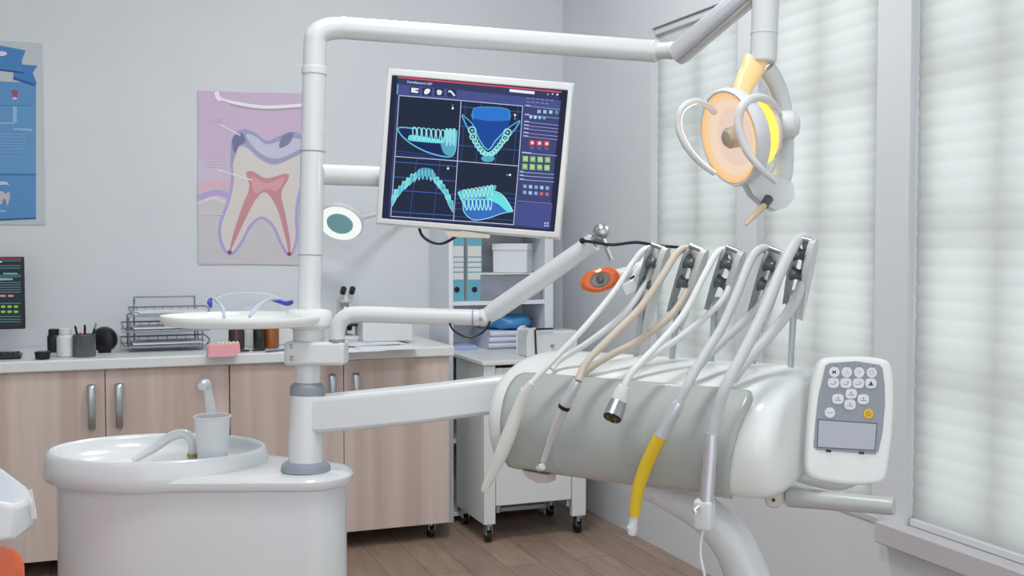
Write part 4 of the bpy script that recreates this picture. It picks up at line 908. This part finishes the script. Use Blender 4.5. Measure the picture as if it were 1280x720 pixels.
# hand grip bar and keypad bracket
g0=at(984,621,1.90); g1=at(1118,633,1.80)
part('grip_bar', MB().lathe(g0,g1-g0,[(.013,0),(.0165,.002),(.017,.01),(.0145,(g1-g0).length-.006),(.0135,(g1-g0).length)],24), ARMG, dt, 'grey horizontal hand grip')
part('grip_mount', MB().tube([at(968,618,1.93),at(986,616,1.90)],[.016,.018],20), BODYW, dt)
cpn=at(967,624,1.86); part('end_cap', MB().lathe(cpn,(-CF-CX*.25),[(.0145,-.02),(.0145,.004),(.012,.007)],24), mat('beige_cap',(190,188,176),.4), dt); part('cap_screw', MB().lathe(cpn,(-CF-CX*.25),[(.003,.006),(.003,.0085)],10), BLACK, dt)
part('keypad_bracket', MB().tube([at(968,585,1.97),at(990,588,1.94),at(1012,598,1.92),at(1045,606,1.92),at(1072,596,1.91),at(1075,570,1.905)],[.018,.016,.012,.010,.010,.010],16,smooth=6), BODYW, dt)
part('keypad_stub', MB().tube([at(985,570,1.96),at(1020,566,1.92)],.014,16), BODYW, dt)

# ------------------------------------------------------------------ keypad
KD=1.86
kt=thing('control_keypad','white handheld control keypad with round keys and small blank display beside the console','control panel', at(1062,604,KD))
kp=lambda x,y,o=0: at(x,y,KD)-CF*o
ko=[(1020,461),(1027,450),(1040,447),(1075,446),(1100,448),(1112,454),(1116,470),(1117,500),(1115,540),(1110,580),(1106,598),(1094,605),(1062,606),(1030,602),(1013,597),(1007,586),(1008,560),(1011,520),(1015,485)]
P=[(q.x,q.y) for q in catmull([V((a,b,0)) for a,b in ko],4,True)]
ccx,ccy=1062,526; R=[]
for s,o_ in ((.90,-.024),(.97,-.020),(1.0,-.012),(1.0,-.002),(.985,.003),(.955,.0055),(.90,.006),(.3,.0062)):
    R.append([kp(ccx+(x-ccx)*s,ccy+(y-ccy)*(1-(1-s)*.75),o_) for x,y in P])
part('keypad_case', MB().rings(R), BODYW, kt, ang=60)
gp=[(1031,457),(1036,454),(1068,451.5),(1097,456),(1101,460),(1103.5,480),(1104,505),(1101,540),(1096,563),(1092,567),(1020,561.5),(1016,558),(1018,530),(1022,495)]
def kflat(poly,o0,o1): m=MB(); m.prism([kp(x,y,o0) for x,y in poly], -CF*(o1-o0)); return m
pn=part('key_panel', kflat(gp,.0060,.0074), mat('keypad_grey',(146,153,161),.4), kt,'grey key panel', bevel=.0005)
part('display_frame', kflat([(1020.5,523),(1095,528),(1092.5,563),(1019,559)],.0074,.0078), mat('keypad_dark',(96,104,118),.4), kt)
part('display', kflat([(1022,524.5),(1093.5,529.5),(1091,561.5),(1020.5,557.5)],.0078,.0082), mat('lcd_grey',(176,181,193),.25), kt, 'blank pale display')
for (x,y) in ((1034,562.5),(1075,565)): part('display_clip', kflat([(x-3,y-1.5),(x+3,y-1),(x+3,y+2),(x-3,y+1.5)],.0074,.0092), BLACK, kt)
keys=[(1041,464.5,6.2,6.2,'M'),(1056.5,464.8,6.2,6.2,'a'),(1072,465,6.2,6.2,'b'),(1087.5,465.3,6.2,6.2,'c'),(1040,478,6.8,6,'s'),(1055.5,478.2,6.8,6,'s'),(1071,478.4,6.8,6,'s'),(1086.5,478.6,6.8,6,'k'),(1062,491.5,6.8,6,'u'),(1045.5,498,6.8,6,'u'),(1077,498.3,6.8,6,'u'),(1060.5,505,6.8,6,'u'),(1035.5,515,6.2,6.2,'w'),(1083.5,516.3,6,6,'p')]
KW=mat('key_white',(222,226,230),.4); KY=mat('key_yellow',(226,182,34),.4)
for (x,y,a,b,g) in keys:
    n_=24; e_= .5 if a!=b else 1
    P=[(x+math.copysign(abs(math.cos(t))**(.7 if a!=b else 1),math.cos(t))*a, y+math.copysign(abs(math.sin(t))**(.7 if a!=b else 1),math.sin(t))*b) for t in [2*PI*j/n_ for j in range(n_)]]
    k_=part('key', kflat(P,.0073,.0090), KY if g=='p' else KW, kt, 'yellow power key' if g=='p' else None, bevel=.0004)
    f=Flat(lambda X,Y: kp(X,Y,.0091), -CF, .00003)
    if g=='M': f.text('M',x-2.9,y+2.4,6.6,'22262E',0,.02)
    elif g=='p': 
        f.line([(x+2.6*math.cos(t),y+2.6*math.sin(t)) for t in [-.9+ (PI*2-1.3)*j/14 for j in range(15)]],.8,'8A6A10'); f.line([(x,y-3.2),(x,y-.4)],.8,'8A6A10')
    elif g=='s': f.line([(x-4,y+1),(x-1,y+2),(x+1.5,y+1.6),(x+3.5,y-1.5)],.8,'7C8490'); f.line([(x+.5,y-.8),(x+2.2,y-2.4)],.7,'7C8490')
    elif g=='k': f.poly([(x-2.5,y+2),(x,y-3),(x+2.5,y+2)],'2E333B'); f.line([(x-4,y+2.4),(x+3.6,y+2.4)],.8,'4A505A')
    elif g=='u': f.line([(x-3.6,y+1),(x-1,y+1.8),(x+1,y+1.2),(x+3.6,y+2.4)],.8,'5A626C'); f.poly([(x-1.2,y-.6),(x,y-2.8),(x+1.3,y-.5)],'4A525C')
    elif g=='w': f.line([(x-3,y-1),(x-1.5,y+1),(x,y-.6),(x+1.5,y+1),(x+3,y-1)],.7,'8A92A0')
    elif g=='a': f.line([(x-2.5,y+2),(x,y-2.6),(x+2.5,y+2)],.7,'8A92A0',0,True)
    elif g=='b': f.line([(x-2.8,y-1.4),(x-1,y+1.8),(x+2.6,y-2)],.7,'8A92A0',0,True)
    else: f.line([(x-2.2,y+2.2),(x-2.2,y-2.2),(x+2.2,y-2.2),(x+2.2,y+2.2)],.7,'8A92A0',0,True)
    part('key_symbol', f.mb, f.ms, k_)
for x in (1043,1058,1073,1089): part('indicator', kflat([(x-.8,456.2),(x+.8,456.2),(x+.8,457.6),(x-.8,457.6)],.0074,.0078), DKST, kt)

# ------------------------------------------------------------------ handpieces
PXM=1.95/FPX
def hp_thing(name,label,px,py,v=-.03): return thing(name,label,'handpiece',on_v(px,py,v),'handpieces hanging before the console')
def hose(par, pts, r, m, n=12): return part('hose', MB().tube([on_v(x,y,v) for x,y,v in pts], r, n, smooth=7), m, par)
def body(par, name, pts, m, v=-.03, n=20, smooth=0, label=None):
    return part(name, MB().tube([on_v(x,y,v) for x,y,_ in pts],[r*PXM for _,_,r in pts],n,smooth=smooth), m, par, label)
h=hp_thing('scaler_handpiece','tapered white scaler handpiece hanging leftmost of the five before the grey panel',606,612)
body(h,'grip',[(657,487,6),(654.5,493,6.8),(645.5,516,7.8),(637.5,540,9.2),(628,564,9),(617.5,588,7),(606,611,4.8),(605,613,4)],SOFTW,smooth=4)
body(h,'neck',[(665,478,4.5),(661,484,6),(657,490,6.3)],SOFTW)
body(h,'tip_hole',[(606.6,611.5,2.4),(605.6,613.8,2.4)],GREYR)
hose(h,[(663,480,-.03),(690,452,-.005),(730,410,.04),(768,364,.10),(790,330,.14),(804,313,.16),(815,311,.18),(817,325,.185),(808,352,.175),(780,392,.13),(735,428,.09),(700,450,.07),(690,462,.055)],.0056,HOSEW)
h=hp_thing('turbine_handpiece','slim chrome turbine handpiece with dark ring, second from left, on a beige hose',677,585)
body(h,'coupling',[(722,476,6),(720,481,7),(706,507,7.3)],CHROME); body(h,'dark_ring',[(706.5,506.5,7.8),(704.5,510.5,7.8)],BLACK)
body(h,'barrel',[(705,510,7),(698,526,6.5),(690,547,5),(683,566,3.8),(679,577,3.6)],CHROME,smooth=3)
part('turbine_head', MB().lathe(on_v(674,585,-.034),VV*-.4+UU*.9+V((0,0,.35)),[(.004,-.001),(.0068,.001),(.0068,.011),(.005,.013)],18), CHROME, h)
hose(h,[(723,476,-.03),(733,453,-.01),(765,420,.03),(800,385,.08),(828,345,.12),(845,318,.155),(857,311,.175),(868,318,.188),(868,340,.185),(858,365,.17),(838,395,.13),(800,425,.10),(765,443,.075),(735,462,.055),(726,474,.05)],.0068,HOSEB)
h=hp_thing('hose_connector','short silver hose connector with black face and gold pins, third from left',765,524)
body(h,'sleeve',[(780,482,6),(778,488,8.5),(774,500,10)],SOFTW); q0=on_v(774,500,-.028); q1=on_v(765.5,522,-.05); fd=(q1-q0).normalized(); fc=q1+fd*.0035
part('connector_ring', MB().tube([q0-fd*.002,q0.lerp(q1,.5),q1],[9.8*PXM,11.2*PXM,11.8*PXM],22), STEEL, h)
part('socket', MB().tube([q1-fd*.004,q1+fd*.0025],10.6*PXM,22), BLACK, h)
sx=fd.cross(VV).normalized(); sy=fd.cross(sx)
for a in (.4,2.2,3.9,5.3): q=fc-fd*.002+(sx*math.cos(a)+sy*math.sin(a))*.008; part('gold_pin', MB().cyl(q,q+fd*.003,.0019,10), mat('gold',(214,176,84),.25,metal=1), h)
hose(h,[(780,483,-.03),(792,463,-.015),(825,428,.03),(855,392,.075),(880,345,.12),(895,318,.155),(907,312,.175),(917,320,.188),(915,345,.182),(905,372,.16),(880,398,.13),(848,423,.10),(815,445,.075),(792,462,.058),(785,472,.052)],.0058,HOSEW)
h=hp_thing('suction_tip','bright yellow suction handpiece with white tip, on a silver coupling, fourth from left',791,665)
body(h,'coupling',[(849,502,6),(846,508,7.5),(837,526,8),(827,545,8.8)],CHROME)
body(h,'yellow_sleeve',[(829,541,8.2),(822,552,8.2),(811,574,8),(801,600,7.6),(796,620,7.2),(793,645,6.5)],YEL,smooth=4,label='bright yellow sleeve')
body(h,'white_tip',[(793,642,5.4),(791.5,655,5),(790.5,660,7),(789.5,668,5)],WHITE2)
hose(h,[(849,503,-.03),(860,480,-.022),(880,445,.01),(903,408,.05),(922,365,.09),(936,330,.13),(948,313,.16),(961,312,.18),(970,325,.188),(965,350,.18),(953,378,.16),(930,402,.13),(902,428,.10),(880,450,.07),(862,470,.052)],.0078,HOSEG)
h=hp_thing('syringe_handpiece','silver air-water syringe with square head and thin white lead, rightmost of the five',880,662)
body(h,'barrel',[(890,542,8),(889,550,8.2),(886,590,8.2),(883,632,8.6)],mat('satin_aluminium',(206,209,214),.28,metal=.7),smooth=3)
m=MB(); cc_=on_v(880.5,643,-.03); m.obox(cc_,UU,V((0,0,1)),VV,11*PXM,18*PXM,.013); part('syringe_head', m, WHITE2, h, bevel=.006)
part('head_edge', MB().tube([on_v(871,640,-.036),on_v(871,652,-.036),on_v(877,661,-.036),on_v(888,660,-.036)],.0032,8,smooth=3), CHROME, h)
part('lever', MB().tube([on_v(874,632,-.045),on_v(868,637,-.05),on_v(870,641,-.05)],[.004,.0048,.004],10), CHROME, h)
part('lead', MB().tube([on_v(879,661,-.03),on_v(876,678,-.03),on_v(876,697,-.03),on_v(880,715,-.03),on_v(884,740,-.02),on_v(900,790,.03)],.0024,8,smooth=5), HOSEW, h)
hose(h,[(890,545,-.031),(896,518,-.03),(908,482,-.025),(930,440,.01),(952,395,.055),(972,348,.105),(988,315,.145),(998,300,.17),(1008,299,.185),(1010,320,.19),(1004,350,.18),(992,380,.16),(970,410,.12),(945,438,.085),(925,462,.06),(915,475,.05)],.0095,HOSEG)

# ------------------------------------------------------------------ curing light
cl_=thing('curing_light','orange curing-light shield with grey centre, hung left of the hose arms','curing light', at(750,350,2.08))
ORG_=mat('orange_acrylic',(238,110,40),.2,trans=.25,coat=.5)
c=at(750,350,2.08); nn=(-CF+CX*-.1+CU*-.05).normalized(); X_=(CX*.97+CU*.25).normalized(); Y_=nn.cross(X_)
R=[]
for ro,ri,h_ in ((1,0,.0),):
    pass
def ringo(ax,ay,off,dx=0,dy=0): return [c+X_*(ax*math.cos(a)+dx)+Y_*(ay*math.sin(a)+dy)+nn*off for a in [2*PI*j/40 for j in range(40)]]
m=MB(); m.rings([ringo(.038,.023,0),ringo(.036,.021,.002),ringo(.022,.016,.006),ringo(.019,.014,.004),ringo(.022,.016,.0),],cap=False,closed=True); part('orange_shield', m, ORG_, cl_, 'orange translucent shield', ang=80)
part('light_guide', MB().rings([ringo(.0195,.0145,-.03),ringo(.020,.0150,.004),ringo(.017,.0125,.005),ringo(.016,.0115,-.004),ringo(.003,.002,-.006)]), mat('grey_guide',(150,142,138),.3,metal=.3), cl_)
part('lens_tip', MB().rings([ringo(.006,.006,-.008,.002),ringo(.006,.006,.004,.002),ringo(.003,.003,.006,.002)]), DKST, cl_)
part('pistol_body', MB().tube([c-nn*.03,at(772,345,2.14),at(795,338,2.17),at(812,326,2.17)],[.0145,.014,.013,.011],16,smooth=5), clear_mat('frosted_body',(214,220,228),.35,.25), cl_)
m=MB(); m.obox(at(787,360,2.10),(CX*.9+CU*.35).normalized(),(CU*.9-CX*.35).normalized(),CF,.014,.012,.010); part('clear_block', m, clear_mat('clear_block_plastic',(235,238,240),.3,.05), cl_, bevel=.003)
part('clamp_bar', MB().tube([at(788,354,2.1),at(797,338,2.12),at(815,314,2.16)],[.006,.006,.008],12), WHITE2, cl_)
part('block_pin', MB().tube([at(787,349,2.09),at(793,345,2.09)],.0022,8), BLACK, cl_)

# ================================================================== PATIENT CHAIR (left edge)
OR=mat('orange_leather',(226,104,58),.45)
chr_=thing('dental_chair','orange dental chair with white faceted armrest, cut off by the left edge','chair', ld(-1.08,1.85,0))
KA=1.86
m=MB(); top=[at(-150,612,KA+.12),at(-20,592,KA+.15),at(4,597,KA+.12),at(36,608,KA+.05),at(41,616,KA-.02),at(20,640,KA-.08),at(-20,650,KA-.10),at(-150,660,KA-.08)]
zt=max(p.z for p in top); 
m.rings([[V((p.x,p.y,.868 if i in (3,4) else .862)) for i,p in enumerate(top)],[V((p.x,p.y,.942 if i not in (3,4,5) else .918)) for i,p in enumerate(top)]])
part('armrest', m, WHITE, chr_, bevel=.008)
part('armrest_edge', MB().tube([at(37,612,1.83),at(41,634,1.83),at(43,648,1.83)],.004,8), CLEAR, chr_)
q=at(-30,680,KA); part('armrest_post', MB().tube([V((q.x,q.y,.87)),V((q.x,q.y,.62)),V((q.x-.08,q.y,.56))],.025,16), WHITE, chr_)
sq=ld(-1.13,1.75,0); part('seat_cushion', MB().obox(V((sq.x,sq.y,.62)),LAT,FWD,V((0,0,1)),.24,.26,.055), OR, chr_, bevel=.04)
m=MB(); m.obox(ld(-1.0,1.70,.815),LAT,FWD,V((0,0,1)),.115,.14,.05); 
part('side_cushion', MB().obox(ld(-1.01,1.76,.738),LAT,FWD,V((0,0,1)),.145,.2,.07), OR, chr_, bevel=.04)
part('chair_pedestal', MB().lathe((sq.x,sq.y,0),(0,0,1),[(.26,0),(.26,.03),(.12,.06),(.1,.45),(.16,.566)],32), WHITE, chr_)

# ================================================================== LIGHTS
def area(name, loc, target, sx_, sy_, power, color=(1,1,1)):
    l=bpy.data.lights.new(name,'AREA'); l.shape='RECTANGLE'; l.size=sx_; l.size_y=sy_; l.energy=power; l.color=color
    o=bpy.data.objects.new(name,l); COL.objects.link(o); o.location=loc; o.rotation_euler=(V(target)-V(loc)).to_track_quat('-Z','Y').to_euler(); return o
for i,(a,b) in enumerate(WINS):  # daylight behind every window, the four added ones included
    ym=(a+b)/2; area('daylight', (XR+.85,ym,1.40),(XR,ym,1.38), 1.0,2.3, 9,(1,.985,.975))
# unseen ceiling panels, added to brighten the room
PAN=emitm('FFFFFF',2.0)
def panel(x,y,p,nm):
    t=thing('ceiling_light','square white LED ceiling panel '+nm,'light',(x,y,ZC-.02))
    part('frame', MB().box((x-.3,y-.3,ZC-.014),(x+.3,y+.3,ZC-.001)), WHITE2, t); part('diffuser', MB().box((x-.28,y-.28,ZC-.018),(x+.28,y+.28,ZC-.0145)), PAN, t)
    area('panel_light',(x,y,ZC-.03),(x,y,0),.56,.56,p,(1,1,1))
panel(1.1,3.4,32,'nearest the back wall, above the frame'); panel(.4,1.4,30,'above the camera position'); panel(-1.3,3.2,4,'over the left part of the counter')
l=bpy.data.lights.new('lamp_bulb','SPOT'); l.energy=1.6; l.color=(1,.8,.55); l.spot_size=2.0; l.shadow_soft_size=.05
o=bpy.data.objects.new('lamp_bulb',l); COL.objects.link(o); o.location=LC+nl*.03; o.rotation_euler=nl.to_track_quat('-Z','Y').to_euler()
wd=bpy.data.worlds.new('sky'); SC.world=wd; wd.use_nodes=True; bg=wd.node_tree.nodes['Background']; bg.inputs[0].default_value=(.93,.96,1,1); bg.inputs[1].default_value=1.6
SC.view_settings.view_transform='Standard'; SC.view_settings.look='None'; SC.view_settings.exposure=0; SC.view_settings.gamma=1; SC.view_settings.use_curve_mapping=False
